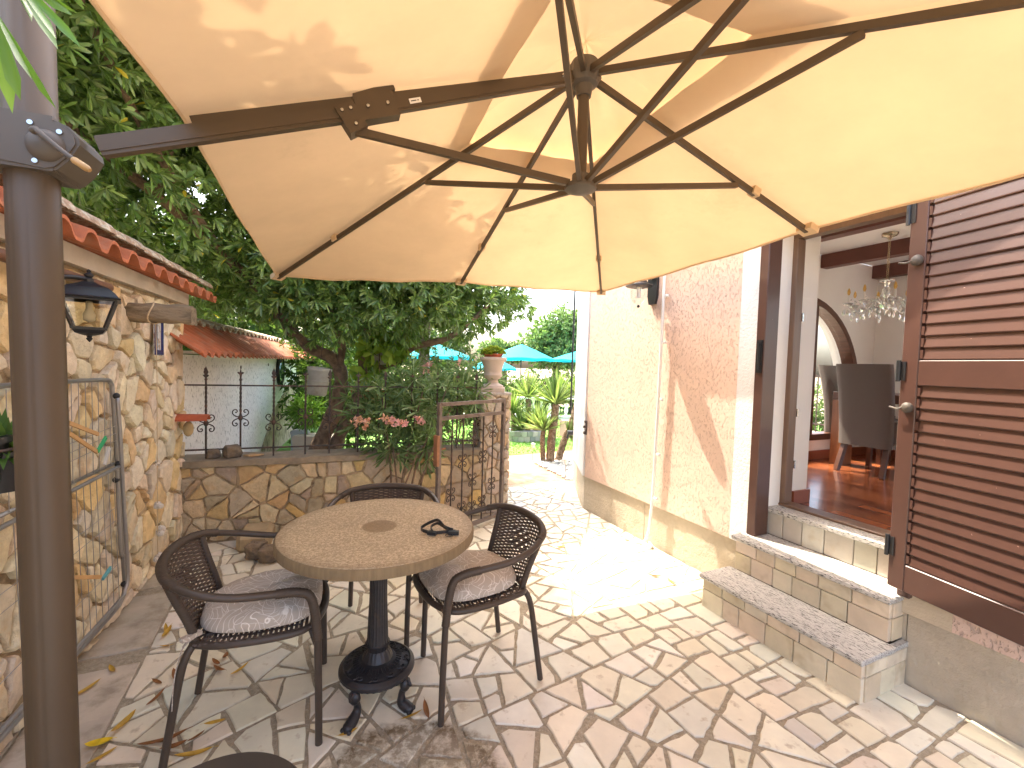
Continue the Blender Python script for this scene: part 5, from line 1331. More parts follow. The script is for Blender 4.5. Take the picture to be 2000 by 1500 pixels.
# clothes airer
air = empty('clothes_airer', LORG, L_RZ, 'folded grey metal clothes airer leaning on the stone wall', 'airer')
def nn_(z): return .052
def L3(s, z, o_=0): return (s + .145, nn_(z) + o_, .10 + (z - .05) * .94)
part('outer_frame', M_TUBE, lambda b: (b.tube(smooth_path([L3(2.3, 1.33), L3(1.4, 1.325), L3(1.08, 1.318), L3(1.02, 1.30), L3(1.0, 1.24), L3(.965, .95), L3(.90, .30), L3(.885, .14), L3(.93, .07), L3(1.10, .055), L3(2.2, .05)], 5), .010, 10)), air, smooth=True)
part('inner_frame', M_TUBE, lambda b: (b.tube(smooth_path([L3(1.015, 1.22, .025), L3(1.0, 1.0, .03), L3(.975, .70, .03), L3(.93, .26, .03), L3(.96, .15, .03), L3(1.12, .12, .03), L3(2.2, .12, .03)], 5), .009, 10), b.tube(smooth_path([L3(2.3, .82, .02), L3(1.10, .845, .02), L3(1.03, .84, .02), L3(1.01, .78, .02), L3(.985, .42, .02), L3(.96, .34, .02)], 5), .009, 10), b.tube([L3(2.3, .86, .0), L3(1.0, .865, .0)], .008, 8)), air, smooth=True)
part('joint', M_BLACK, lambda b: [b.ball(L3(s, z, .015), .016, 8, 6) for s, z in ((1.0, 1.23), (.985, .86), (.93, .17), (1.01, .78))], air, smooth=True)
def wires(b):
    for i in range(14): b.tube([L3(1.05 + .055 * i, 1.315, .008), L3(1.045 + .055 * i, .865, .008)], .0016, 4); b.tube([L3(1.06 + .055 * i, .84, .025), L3(1.02 + .055 * i, .13, .028)], .0016, 4)
    for z in (1.06, 1.02, .98, .62, .30, .55): b.tube([L3(1.0, z + .01, .012), L3(2.3, z - .06, .012)], .0016, 4)
part('wires', M_TUBE, wires, air)
def peg(s, z, an, colr_, lab, lh=.075):
    mb = MB(); M = LM @ Matrix.Translation((s, nn_(z) + .035, z)) @ Matrix.Rotation(an, 4, 'Y')
    mb.prism([(-lh / 2, .008), (-lh / 2, .002), (lh / 2, .0005), (lh / 2, .008)], -.004, .004); mb.prism([(-lh / 2, -.010), (-lh / 2, -.004), (lh / 2, -.0015), (lh / 2, -.008)], -.004, .004)
    mb.tube(arc((.005, 0, 0), .006, 0, 6.0, 8), .0012, 4)
    o = tag(mb.build('clothes_peg', mat('peg_' + str(colr_), colr_, rough=.5), None), lab, 'peg'); o.matrix_world = M
peg(1.344, .999, R(35), (.05, .42, .16), 'green clothes peg clipped to the airer wires', .095)
peg(1.297, .935, R(60), (.62, .6, .56), 'pale thin clothes peg hanging below the green peg', .085)
peg(1.308, .374, R(15), (.12, .40, .46), 'turquoise clothes peg near the bottom of the airer', .08)
M_HANG = mat('bare_wood', (.55, .32, .13), rough=.6, var=.15, vscale=10)
for i, (s0, z0, s1, z1, lb) in enumerate(((1.60, 1.133, 1.37, 1.05, 'upper bare wooden slat hung across the airer'), (1.60, 1.09, 1.38, .970, 'lower bare wooden slat hung across the airer'), (1.60, .49, 1.36, .38, 'pale wooden slat lying low behind the airer'))):
    mb = MB(); mb.bar((s0, .085, z0), (s1, .085, z1), .008, .016)
    at_left(tag(mb.build('wooden_slat', M_HANG, None), lb, 'slat'))
# plants hanging at the left edge, in an iron ring holder
M_PAD = mat('cactus_green', (.10, .17, .06), rough=.6, var=.25, vscale=14, bump=.4, bscale=80, speck=(60, (.3, .34, .18), .64, .68))
cac = empty('prickly_pear', lw(2.12, .10, 1.04), L_RZ, 'potted cactus with round green pads hung on the stone wall at the left edge', 'plant')
part('pot', M_BLACK, lambda b: b.lathe([(.05, -.02), (.07, .10), (.078, .10), (.078, .12), (.066, .12), (.001, .11)], 24), cac, smooth=40)
for x, z, r, a_ in ((0, .21, .085, 0), (-.03, .36, .075, .4), (.06, .33, .06, -.5)):
    part('pad', M_PAD, lambda b: b.ball((0, 0, 0), r, 16, 10, (.85, .22, 1.15), Matrix.Translation((x, 0, z)) @ Matrix.Rotation(a_, 4, 'Y')), cac, smooth=True)
part('ring_holder', M_IRON, lambda b: (b.tube(arc((0, 0, .08), .082, 0, 2 * PI, 24, ay=(0, 1, 0))[:-1], .005, 6, closed=True), b.tube(arc((0.04, 0.06, 0.02), .07, -1.5, 1.5, 14), .005, 6), b.bar((0, -.1, .08), (0, -.08, .08), .01, .01)), cac)
agv = empty('spiky_succulent', lw(2.06, .13, 1.12), L_RZ, 'spiky bright green succulent low on the wall at the left edge', 'plant')
part('pot', M_BLACK, lambda b: b.lathe([(.045, -.14), (.065, -.03), (.072, -.03), (.072, -.012), (.001, -.015)], 24), agv, smooth=40)
leaf_cloud('foliage', [(0, 0, -.01)] * 4, [(0, 0, 1)] * 4, .12, .024, M_LEAFM, agv, m=22, spread=(.1, 1.75), cols=((.13, .26, .06), (.16, .30, .07), (.10, .2, .06)), seed=4, blade=True, fold=.5, droop=.35)

# setts on the wall and at its foot
M_SETT = mat('rough_sett', (.22, .165, .11), rough=.95, var=.3, vscale=20, bump=1, bscale=50, bdist=.01, second=(.13, .11, .09), sfac=(.45, .6), sscale=14)
def sett(M, r, label, sq=(1, 1, .85)):
    mb = MB()
    def f(u, v):
        a = 2 * PI * u; c, s_ = math.cos(a), math.sin(a); p = 6; k = (abs(c) ** p + abs(s_) ** p) ** (-1 / p); ph = PI * v; q = (abs(math.sin(ph)) ** p + abs(math.cos(ph)) ** p) ** (-1 / p)
        n_ = 1 + .09 * math.sin(a * 2 + ph * 3 + r * 90) + .05 * math.sin(a * 5 + ph * 7 + r * 40)
        return (c * k * math.sin(ph) * q * r * n_ * sq[0], s_ * k * math.sin(ph) * q * r * n_ * sq[1], -math.cos(ph) * q * r * sq[2] * (1 + .05 * math.sin(a * 3)) + r * sq[2])
    mb.grid(f, 24, 14, closed_u=True); o = tag(mb.build('granite_sett', M_SETT, None, smooth=35), label, 'stone'); o.matrix_world = M
sett(WM @ Matrix.Translation((.20, .085, .634)) @ Matrix.Rotation(.2, 4, 'Z'), .048, 'dark rough sett standing on the low wall, the left one of the pair', (.9, .8, .72))
sett(WM @ Matrix.Translation((.325, .08, .634)) @ Matrix.Rotation(.5, 4, 'Z'), .056, 'browner rough sett standing on the low wall, the right one of the pair')
sett(Matrix.Translation((-1.775, 3.06, .008)), .058, 'rough sett on the ground against the plaster footing', (1, 1, .95))
sett(Matrix.Translation((-1.655, 3.02, .008)) @ Matrix.Rotation(.15, 4, 'Z'), .062, 'rough sett on the ground, in the middle of the three')
sett(Matrix.Translation((-1.545, 3.11, .008)) @ Matrix.Rotation(.5, 4, 'Z'), .060, 'rough sett on the ground nearest the table')
mb = MB(); mb.add([(0, 0, 0), (.05, .03, .004), (.14, .02, .003), (.10, -.02, .002), (.04, -.03, .003)], [[0, 1, 2, 3, 4]]); mb.add([(0, 0, .014), (.05, .03, .018), (.14, .02, .012), (.10, -.02, .016), (.04, -.03, .017)], [[4, 3, 2, 1, 0]])
mb.add([(0, 0, 0), (.05, .03, .004), (.14, .02, .003), (.10, -.02, .002), (.04, -.03, .003), (0, 0, .014), (.05, .03, .018), (.14, .02, .012), (.10, -.02, .016), (.04, -.03, .017)], [[i, (i + 1) % 5, 5 + (i + 1) % 5, 5 + i] for i in range(5)])
o = tag(mb.build('stone_flake', mat('tan_flake', (.5, .33, .17), rough=.9), None), 'thin tan flake of stone on the low wall beside the setts', 'stone'); o.matrix_world = WM @ Matrix.Translation((.40, .08, .636))

# ------------------------------------------------------------------ fallen leaves
def one_leaf(colr_, nm):
    mb = MB(); 
    def f(u, v):
        y = -.5 + v; w_ = .5 * (1 - (2 * v - 1) ** 2) ** .8
        return ((u - .5) * 2 * w_ * .26, y, .10 * (2 * v - 1) ** 2 * 1.2 + .10 * (2 * u - 1) ** 2 * w_)
    mb.grid(f, 4, 8); mb.tube([(0, -.5, .12), (0, -.62, .10)], .008, 4)
    mt = mat(nm, colr_, rough=.6, var=.3, vscale=3, bump=.3, bscale=12, trans=(.2, (1, .9, .5)))
    return mb.build('fallen_leaf', mt, None, smooth=True)
kinds = [(one_leaf((.55, .34, .05), 'leaf_ochre'), 'ochre yellow fallen leaf lying on the paving by the stone walls'), (one_leaf((.26, .11, .035), 'leaf_brown'), 'curled brown fallen leaf lying on the paving by the stone walls')]
spots = []
for _ in range(17): spots.append((random.gauss(-1.34, .17), random.gauss(2.78, .15)))
for _ in range(9): spots.append((random.gauss(-1.62, .10), random.gauss(2.30, .16)))
for _ in range(8): spots.append((random.gauss(-1.42, .13), random.gauss(1.86, .14)))
for _ in range(5): spots.append((random.gauss(-1.30, .12), random.gauss(1.60, .08)))
spots += [(-1.18, 1.53), (-1.22, 1.56), (-1.13, 1.57), (-.36, 1.70), (-.31, 1.73), (-.24, 2.45), (-.16, 2.52), (-.20, 2.62), (1.02, 2.95), (1.10, 2.88), (-.58, 1.61), (.42, 3.4)]
for i, (x, y) in enumerate(spots):
    src_, lab = kinds[0 if random.random() < .62 else 1]
    o = src_ if not src_.get('label') else src_.copy()
    if o is not src_: col.objects.link(o)
    k = random.uniform(.07, .125)
    o.location = (x, y, .012); o.rotation_euler = (random.gauss(0, .12), random.gauss(0, .15), random.uniform(0, 6.28)); o.scale = (k * random.uniform(.7, 1.1), k, k * random.uniform(.5, 1.3))
    tag(o, lab, 'leaf', 'fallen leaves scattered on the paving')
o = one_leaf((.80, .58, .02), 'leaf_bright_yellow'); o.location = (-1.455, 1.535, .014); o.rotation_euler = (0, .1, 1.9); o.scale = (.16, .085, .05)
tag(o, 'single bright lemon yellow leaf on the slabs right of the parasol pole', 'leaf')

# ------------------------------------------------------------------ the big evergreen tree over the wall
M_BARK = mat('grey_brown_bark', (.24, .165, .11), rough=.95, var=.3, vscale=12, bump=1, bscale=30, bdist=.02, second=(.12, .085, .06), sfac=(.45, .6), sscale=10)
tree = empty('evergreen_tree', (-2.15, 5.0, 0), 0, 'large dark glossy evergreen tree spreading over the tiled walls', 'tree')
TO = Vector((-2.15, 5.0, 0))
def limb(b, pts, r0, r1):
    P = smooth_path([Vector(p) - TO for p in pts], 6); n = len(P)
    b.tube(P, [(r0 + (r1 - r0) * i / (n - 1)) * (1 + .07 * math.sin(i * 1.3) + .05 * math.sin(i * 3.1)) for i in range(n)], 12)
def trunkf(b):
    limb(b, [(-2.32, 5.0, -.05), (-2.20, 5, .40), (-2.0, 5, .87), (-1.94, 5, 1.20), (-2.0, 4.95, 1.42), (-2.2, 4.8, 1.55), (-2.36, 4.6, 1.76), (-2.6, 4.3, 2.2), (-2.9, 3.6, 2.7), (-3.0, 2.6, 3.0)], .10, .03)
    limb(b, [(-2.22, 5.05, -.05), (-2.05, 5.1, .40), (-1.82, 5.1, .93), (-1.72, 5.1, 1.28), (-1.74, 5.1, 1.57), (-1.55, 5.0, 2.1), (-1.3, 5.0, 2.8)], .085, .03)
    limb(b, [(-1.72, 5.1, 1.28), (-1.34, 5.05, 1.44), (-1.12, 5.0, 1.60), (-.76, 5.0, 1.70), (-.45, 5.1, 1.95), (-.1, 5.3, 2.4)], .055, .02)
    limb(b, [(-1.98, 4.98, 1.3), (-1.9, 4.9, 1.6), (-2.0, 4.8, 2.0), (-1.9, 4.6, 2.8)], .05, .02)
    limb(b, [(-2.7, 4.2, 2.3), (-2.6, 3.2, 2.9), (-2.3, 2.4, 3.2), (-1.6, 1.6, 2.75), (-1.25, 1.15, 2.42), (-1.0, .85, 2.16), (-.87, .76, 2.06)], .03, .004)
    limb(b, [(-2.9, 3.6, 2.7), (-2.2, 3.0, 3.3), (-1.9, 2.7, 3.8)], .03, .012)
trk = part('trunk', M_BARK, trunkf, tree, smooth=True)
BL = [(-3.45, 1.35, 2.75, 1.25, 1.5, 1.0), (-2.95, 2.35, 3.05, 1.15, 1.35, 1.02), (-3.25, 3.9, 2.85, 1.3, 1.4, 1.05), (-2.9, 5.3, 2.6, 1.2, 1.1, 1.0),
      (-1.85, 5.0, 2.70, 1.35, 1.05, 1.08), (-.83, 5.35, 2.40, 1.0, .9, .80), (-1.98, 2.85, 3.72, .85, 1.15, .7), (-4.4, 3.0, 3.2, 1.3, 2.4, 1.6), (-4.3, 5.2, 2.6, 1.1, 1.4, 1.1), (-4.0, 4.2, 2.35, .8, 1.2, .7), (-2.3, 6.4, 3.2, 2.0, 1.0, 1.2), (-1.35, 4.55, 2.45, .8, .6, .62), (-2.35, 4.35, 2.45, .8, .7, .62), (-2.15, 4.25, 2.05, .55, .45, .36), (-1.30, 4.45, 2.05, .8, .45, .45), (-.45, 4.9, 2.05, .6, .5, .42), (-1.8, 4.5, 1.9, .5, .35, .32)]
g = np.random.default_rng(11); Pp, Dd = blob_points(BL, 13500, g)
Pp = Pp - np.array(TO)
wx = Pp + np.array(TO)
# keep off the canopy, the wall coping and the pillar
ok = ~((wx[:, 2] < 2.08) & (wx[:, 1] < 3.5)) & ~((wx[:, 0] > -1.75) & (wx[:, 1] < 3.3) & (wx[:, 2] < 2.75)) & ~((wx[:, 0] > -.4) & (wx[:, 2] < 1.80 + .35 * (wx[:, 0] + .4))) & ~((wx[:, 2] < 1.86) & (wx[:, 0] < -2.6)) & ~((wx[:, 2] < 1.56))
LC = ((.13, .235, .055), (.105, .20, .042), (.18, .31, .075), (.24, .37, .10), (.14, .24, .08))
crown = leaf_cloud('crown', Pp[ok], Dd[ok], .090, .022, M_LEAF, tree, m=10, spread=(.45, 1.35), cols=LC, yellow=(.006, (.55, .5, .04)), seed=12, droop=.3)
g = np.random.default_rng(13); P2, D2 = blob_points([(-3.0, 4.0, 4.1, 1.9, 1.7, .85), (-2.3, 5.2, 3.8, 1.1, 1.2, .6), (-2.25, 2.3, 3.95, 1.05, 1.9, .6), (-2.1, 3.6, 4.0, 1.05, 1.0, .5)], 6200, g, (0, 1.0))
leaf_cloud('crown', P2 - np.array(TO), D2, .18, .075, M_LEAF, tree, m=9, spread=(.5, 1.5), cols=LC, seed=14, droop=.3)
g = np.random.default_rng(15); P3_, D3_ = blob_points([(-.78, 5.35, 2.45, .85, .75, .55), (-1.2, 4.7, 2.4, .6, .5, .4)], 800, g, (0, 1.0))
leaf_cloud('crown', P3_ - np.array(TO), D3_, .12, .045, M_LEAF, tree, m=9, spread=(.5, 1.5), cols=LC, seed=16, droop=.3)
leaf_cloud('leafy_twig', [Vector((-.87, .76, 2.06)) - TO, Vector((-.93, .80, 2.02)) - TO], [(.75, -.1, -.45), (.2, -.2, -.9)], .125, .020, M_LEAF, tree, m=7, spread=(.1, .75), cols=((.16, .32, .04), (.12, .26, .04)), seed=22, droop=.25)

# ------------------------------------------------------------------ oleanders and garden greenery
def bush(name, lab, cat, org, blobs, n, L_, W_, cols_, seed, m=7, stems=(), matl=None, spread=(.4, 1.3), group=None, flowers=None, droop=.25, blade=False, tr=.012):
    e = empty(name, org, 0, lab, cat, group); O = Vector(org); g = np.random.default_rng(seed)
    P, D = blob_points(blobs, n, g, (.25, 1.0)); k = P[:, 2] > .04
    D[:, 2] += .35
    leaf_cloud('foliage', P[k] - np.array(O), D[k], L_, W_, matl or M_LEAFM, e, m=m, spread=spread, cols=cols_, seed=seed + 1, droop=droop, blade=blade)
    if stems:
        mb = MB()
        for s in stems:
            Q = smooth_path([Vector(p) - O for p in s], 4); mb.tube(Q, [tr * (1 - .6 * i / len(Q)) for i in range(len(Q))], 6)
        mb.build('stems', M_BARK, e, smooth=True)
    if flowers:
        for (c, colr_) in flowers:
            g2 = np.random.default_rng(int(abs(c[0]) * 1000)); q = np.array(c) - np.array(O) + g2.normal(0, .022, (9, 3))
            leaf_cloud('flower_cluster', q, g2.normal(0, 1, (9, 3)) + [0, -.6, .6], .028, .022, M_LEAFM, e, m=5, spread=(.7, 1.3), cols=(colr_,), seed=3)
    return e
OC = ((.20, .30, .13), (.16, .26, .10), (.27, .36, .18), (.13, .22, .09))
PK, PO = (.88, .52, .55), (.82, .52, .40)
bush('oleander', 'oleander with pink flowers growing against the low wall beside the gate', 'shrub', (-.95, 3.60, 0),
     [(-1.18, 3.95, .98, .34, .26, .34), (-.82, 4.05, 1.05, .36, .30, .38), (-.50, 4.25, 1.15, .32, .28, .30), (-.98, 3.75, .72, .20, .14, .22), (-.74, 3.80, .68, .16, .14, .2)], 400, .13, .020, OC, 31, m=6,
     stems=[[(-.98, 3.60, 0), (-1.0, 3.68, .5), (-1.15, 3.9, 1.1)], [(-.93, 3.58, 0), (-.88, 3.7, .6), (-.8, 4.0, 1.2)], [(-.86, 3.62, 0), (-.80, 3.7, .5), (-.6, 4.1, 1.2)], [(-.80, 3.60, 0), (-.70, 3.75, .6), (-.45, 4.2, 1.25)], [(-1.02, 3.55, 0), (-.9, 3.6, .3), (-.78, 3.68, .65)], [(-.95, 3.6, 0), (-.93, 3.64, .3), (-.99, 3.7, .7)]],
     flowers=[((-1.28, 3.66, .92), PO), ((-1.20, 3.62, .90), PO), ((-.98, 3.64, .93), PK), ((-.90, 3.62, .92), PK), ((-.76, 3.72, .93), PK), ((-1.02, 3.62, .96), PO)])
bush('oleander', 'taller oleander with pink blooms behind the railing, left of the urn', 'shrub', (-.75, 5.1, 0),
     [(-.95, 5.2, 1.15, .45, .35, .38), (-.50, 5.2, 1.20, .40, .35, .32), (-.70, 5.3, .65, .65, .4, .5), (-1.35, 5.0, .95, .4, .4, .4)], 430, .13, .020, OC, 41, m=6,
     stems=[[(-.8, 5.15, 0), (-.9, 5.2, 1.2)], [(-.7, 5.15, 0), (-.5, 5.2, 1.3)], [(-.95, 5.1, 0), (-1.3, 5.0, 1.1)]],
     flowers=[((-.93, 4.95, 1.40), PK), ((-.99, 4.95, 1.33), PK), ((-.60, 4.95, 1.46), PK)])
bush('shrub', 'dark leafy shrub filling the bed between the tree trunks and the railing', 'shrub', (-2.3, 6.4, 0),
     [(-2.6, 6.6, .7, .8, .5, .7), (-1.6, 6.5, .55, .8, .5, .6), (-2.0, 7.2, 1.1, 1.2, .5, .8), (-3.3, 7.3, 1.3, .8, .6, 1.2)], 1400, .10, .03, ((.05, .10, .025), (.07, .14, .03), (.1, .17, .04)), 51, m=7)
bush('broad_leaved_plant', 'light green broad-leaved plant growing by the hanging bucket', 'plant', (-1.45, 5.0, 0),
     [(-1.48, 4.9, 1.55, .26, .2, .14), (-1.30, 4.95, 1.62, .2, .2, .12), (-1.62, 4.95, 1.30, .12, .1, .12)], 60, .15, .075, ((.20, .34, .05), (.28, .40, .06)), 61, m=4, stems=[[(-1.45, 5, 0), (-1.5, 4.95, .8), (-1.48, 4.9, 1.5)]])
bush('potted_fern', 'green fern in the cream trough behind the iron railing', 'plant', (-2.75, 5.9, .42),
     [(-2.75, 5.9, .72, .20, .16, .18)], 60, .16, .02, ((.12, .26, .04), (.16, .3, .05)), 71, m=8)

# hedge of far shrubs under the blue parasols, garden trees
hed = [(-9, .95, .07), (-7.3, 1.1, .06), (-5.6, .9, .05), (-4.2, 1.05, .07), (-2.9, .9, .06), (-1.7, 1.15, .05), (-.5, 1.0, .07), (.7, 1.05, .06), (1.9, 1.1, .05), (3.1, 1.1, .07), (4.6, 1.1, .06)]
for i, (x, h_, gcol_) in enumerate(hed):
    bush('hedge_bush', 'dark green hedge bush in the row at the end of the garden', 'bush', (x, 13.8, 0), [(x, 13.8, h_ * .55, .85, .6, h_ * .75), (x + .5, 13.6, h_ * .5, .6, .5, h_ * .55)], 420, .12, .05, ((gcol_, gcol_ * 1.9, .03), (gcol_ * .8, gcol_ * 1.6, .025)), 80 + i, m=6, group='hedge bushes at the end of the garden', stems=[[(x, 13.8, 0), (x, 13.8, .5)]])
def far_tree(x, y, blobs, lab, cols_, seed, n=1500, L_=.30, name='garden_tree', top=3.0):
    e = empty(name, (x, y, 0), 0, lab, 'tree'); g = np.random.default_rng(seed); P, D = blob_points(blobs, n, g, (.35, 1.05))
    leaf_cloud('crown', P - np.array([x, y, 0]), D, L_, L_ * .42, M_LEAFM, e, m=7, spread=(.3, 1.5), cols=cols_, seed=seed)
    part('trunk', M_BARK, lambda b: (b.tube([(0, 0, -.1), (.05, 0, top * .4), (-.05, 0, top * .75), (0, 0, top)], [.2, .17, .12, .05], 10), b.tube([(.05, 0, top * .5), (.7, .1, top * .9)], [.09, .03], 8), b.tube([(0, 0, top * .55), (-.7, -.1, top * .95)], [.09, .03], 8)), e, smooth=50)
GC = ((.14, .24, .075), (.18, .29, .09), (.11, .19, .06), (.2, .32, .12))
far_tree(2.3, 24, [(1.7, 24, 2.7, 1.2, 1.2, 1.2), (2.6, 24.3, 3.3, 1.3, 1.3, 1.35), (3.7, 24, 3.1, 1.2, 1.2, 1.3), (2.4, 23.8, 2.1, 1.7, 1.2, .9)], 'light green garden tree rising behind the blue parasols by the house corner', GC, 101, n=2300, L_=.2)
far_tree(4.6, 27, [(4.0, 27, 3.6, 1.5, 1.3, 1.4), (5.2, 27, 3.6, 1.6, 1.3, 1.4)], 'rounded garden tree mostly hidden by the house corner', GC, 102, n=900, L_=.26, top=3.5)
far_tree(-.5, 26, [(-1.0, 26, 2.3, 1.0, .8, .6), (.0, 26, 2.2, .9, .8, .55)], 'low pale tree in the distance behind the urn', GC, 103, n=700, L_=.2, top=2.0)
far_tree(-5.5, 21, [(-5.5, 21, 2.6, 2.2, 1.5, 1.6), (-7.5, 21, 2.4, 1.8, 1.5, 1.5), (-3.6, 21.5, 2.0, 1.6, 1.2, 1.1)], 'dark tree far behind the evergreen crown', ((.08, .14, .04), (.1, .17, .05)), 104, n=1600, L_=.24, top=2.6)

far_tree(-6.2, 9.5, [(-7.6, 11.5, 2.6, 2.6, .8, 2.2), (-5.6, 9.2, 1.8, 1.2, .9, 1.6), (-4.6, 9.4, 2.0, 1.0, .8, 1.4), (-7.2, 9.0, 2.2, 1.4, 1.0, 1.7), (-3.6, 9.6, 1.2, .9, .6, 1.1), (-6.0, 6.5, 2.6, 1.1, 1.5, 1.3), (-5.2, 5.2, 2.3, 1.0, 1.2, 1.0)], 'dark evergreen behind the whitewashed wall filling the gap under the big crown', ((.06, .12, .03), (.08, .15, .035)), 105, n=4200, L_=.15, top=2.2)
pb_ = hw(-1.2, 6.2, 0)
bush('terrace_shrub', 'sunny green shrub outside the arched window, seen through the glass', 'shrub', pb_, [(pb_.x, pb_.y, .7, .9, .6, .6), (pb_.x + .9, pb_.y + .1, .75, .8, .6, .75), (pb_.x - .7, pb_.y + .3, .65, .8, .6, .6)], 800, .12, .03, GC, 131, m=6, stems=[[(pb_.x, pb_.y, 0), (pb_.x, pb_.y, .8)]])
# yuccas and their round stone bed
M_YT = mat('scaly_palm_trunk', (.30, .22, .15), rough=.95, var=.35, vscale=18, bump=1, bscale=45, bdist=.03, second=(.16, .10, .06), sfac=(.45, .55), sscale=26)
YC = ((.24, .33, .13), (.18, .28, .09), (.30, .38, .17), (.13, .22, .07))
def yucca(path_, r, heads, lab, seed):
    O = Vector(path_[0]); e = empty('yucca', O, 0, lab, 'palm', 'yuccas by the lawn')
    Q = smooth_path([Vector(p) - O for p in path_], 8); 
    def tf(b):
        b.tube(Q, [r * (1.05 - .15 * i / len(Q)) * (1 + .10 * (i % 2)) for i in range(len(Q))], 12)
        for i, p in enumerate(Q):      # old leaf bases
            if i < 3: continue
            for k in range(7):
                a = k * .9 + i * .7; d = Vector((math.cos(a), math.sin(a), 0)); b.add([p + d * r * .8 + Vector((-d.y, d.x, 0)) * .012, p + d * r * .8 - Vector((-d.y, d.x, 0)) * .012, p + d * (r + .014) + Vector((0, 0, .022))], [[0, 1, 2]])
    part('trunk', M_YT, tf, e, smooth=40)
    for c, d, L_ in heads:
        leaf_cloud('leaf_head', [Vector(c) - O] * 2, [d] * 2, L_, .034, M_LEAFM, e, m=46, spread=(.02, 1.35), cols=YC, seed=seed, blade=True, fold=.35, lvar=.2, droop=.12); seed += 1
yucca([(.60, 6.49, -.02), (.61, 6.49, .35), (.64, 6.5, .62), (.655, 6.5, .86)], .058, [((.655, 6.5, .86), (0, 0, 1), .56)], 'tall yucca with a thick scaly trunk at the edge of the pebbles', 201)
yucca([(.50, 6.52, -.02), (.48, 6.52, .3), (.49, 6.52, .46)], .035, [((.49, 6.52, .46), (-.25, 0, 1), .42)], 'low side shoot of yucca left of the thick trunk', 211)
yucca([(.72, 6.60, -.02), (.82, 6.63, .32), (.93, 6.66, .60), (1.02, 6.7, .95)], .05, [((1.02, 6.7, .98), (.15, 0, 1), .50), ((.86, 6.62, .42), (.6, -.2, .3), .3)], 'leaning yucca trunk right of the tall one, by the house corner', 221)
yucca([(.33, 8.55, .1), (.34, 8.55, .45), (.32, 8.55, .78)], .055, [((.32, 8.55, .80), (0, 0, 1), .55)], 'yucca with a bare trunk in the round stone bed', 231)
yucca([(.04, 8.45, .1), (.05, 8.45, .35), (.03, 8.45, .50)], .04, [((.03, 8.45, .50), (0, 0, 1), .52)], 'slender yucca at the left of the round stone bed', 241)
yucca([(.47, 8.65, .1), (.50, 8.65, .22)], .05, [((.50, 8.65, .24), (.1, 0, 1), .60), ((.22, 8.4, .18), (-.2, 0, 1), .5)], 'bushy trunkless yucca at the right of the round stone bed', 251)
bed = empty('round_stone_bed', (.20, 8.62, 0), 0, 'round raised bed edged with grey stones on the lawn', 'planter')
def bedf(b):
    for z0, z1 in ((0, .095), (.1, .19)):
        n = 26
        for k in range(n):
            a0 = 2 * PI * (k + .04 + (.5 if z0 else 0)) / n; a1 = 2 * PI * (k + .96 + (.5 if z0 else 0)) / n; r0, r1 = .40, .47 + random.uniform(0, .012); b.cc = pick([(.42, .42, .41), (.34, .34, .34), (.5, .49, .47)], .15)
            vs = [(r * math.cos(a), r * math.sin(a), z) for z in (z0, z1) for r, a in ((r0, a0), (r1, a0), (r1, a1), (r0, a1))]
            b.add(vs, [[3, 2, 1, 0], [4, 5, 6, 7], [0, 1, 5, 4], [1, 2, 6, 5], [2, 3, 7, 6], [3, 0, 4, 7]])
part('stone_edge', mat('grey_edge_stone', (1, 1, 1), attr=True, rough=.9, var=.2, bump=.6, bscale=40), bedf, bed, colors=True)
part('white_gravel', mat('white_gravel', (.6, .6, .6), rough=.9, var=.3, vscale=60, bump=1, bscale=80, bdist=.02), lambda b: b.lathe([(.40, .15), (.2, .17), (.001, .175)], 30), bed)
# solar garden lights
for (x, y), lb in (((.345, 6.56), 'small solar stake light at the path edge near the pebbles'), ((.715, 5.55), 'thin solar stake light among the pebbles by the house corner')):
    e = empty('solar_light', (x, y, 0), 0, lb, 'lamp')
    part('stake', M_TUBE, lambda b: b.tube([(0, 0, -.02), (0, 0, .20)], .006, 8), e)
    part('head', M_WHITE, lambda b: b.lathe([(.012, .19), (.026, .215), (.030, .25), (.034, .255), (.030, .265), (.001, .272)], 16), e, smooth=40)
# balustrade
bal = empty('balustrade', (0, 12, 0), 0, 'white stone balustrade at the end of the lawn', 'balustrade')
part('rail', M_WHITEP, lambda b: (b.box(-5, 5, -.09, .09, .50, .57), b.box(-5, 5, -.09, .09, 0, .08)), bal)
bm = None
for k in range(44):
    x = -4.8 + .225 * k
    if bm is None: bm = part('baluster', M_WHITEP, lambda b: b.lathe([(.045, .08), (.045, .11), (.025, .14), (.058, .22), (.05, .28), (.024, .38), (.028, .44), (.045, .46), (.045, .50)], 12), bal, smooth=40); bm.location.x = x
    else: o = bm.copy(); col.objects.link(o); o.parent = bal; o.location.x = x
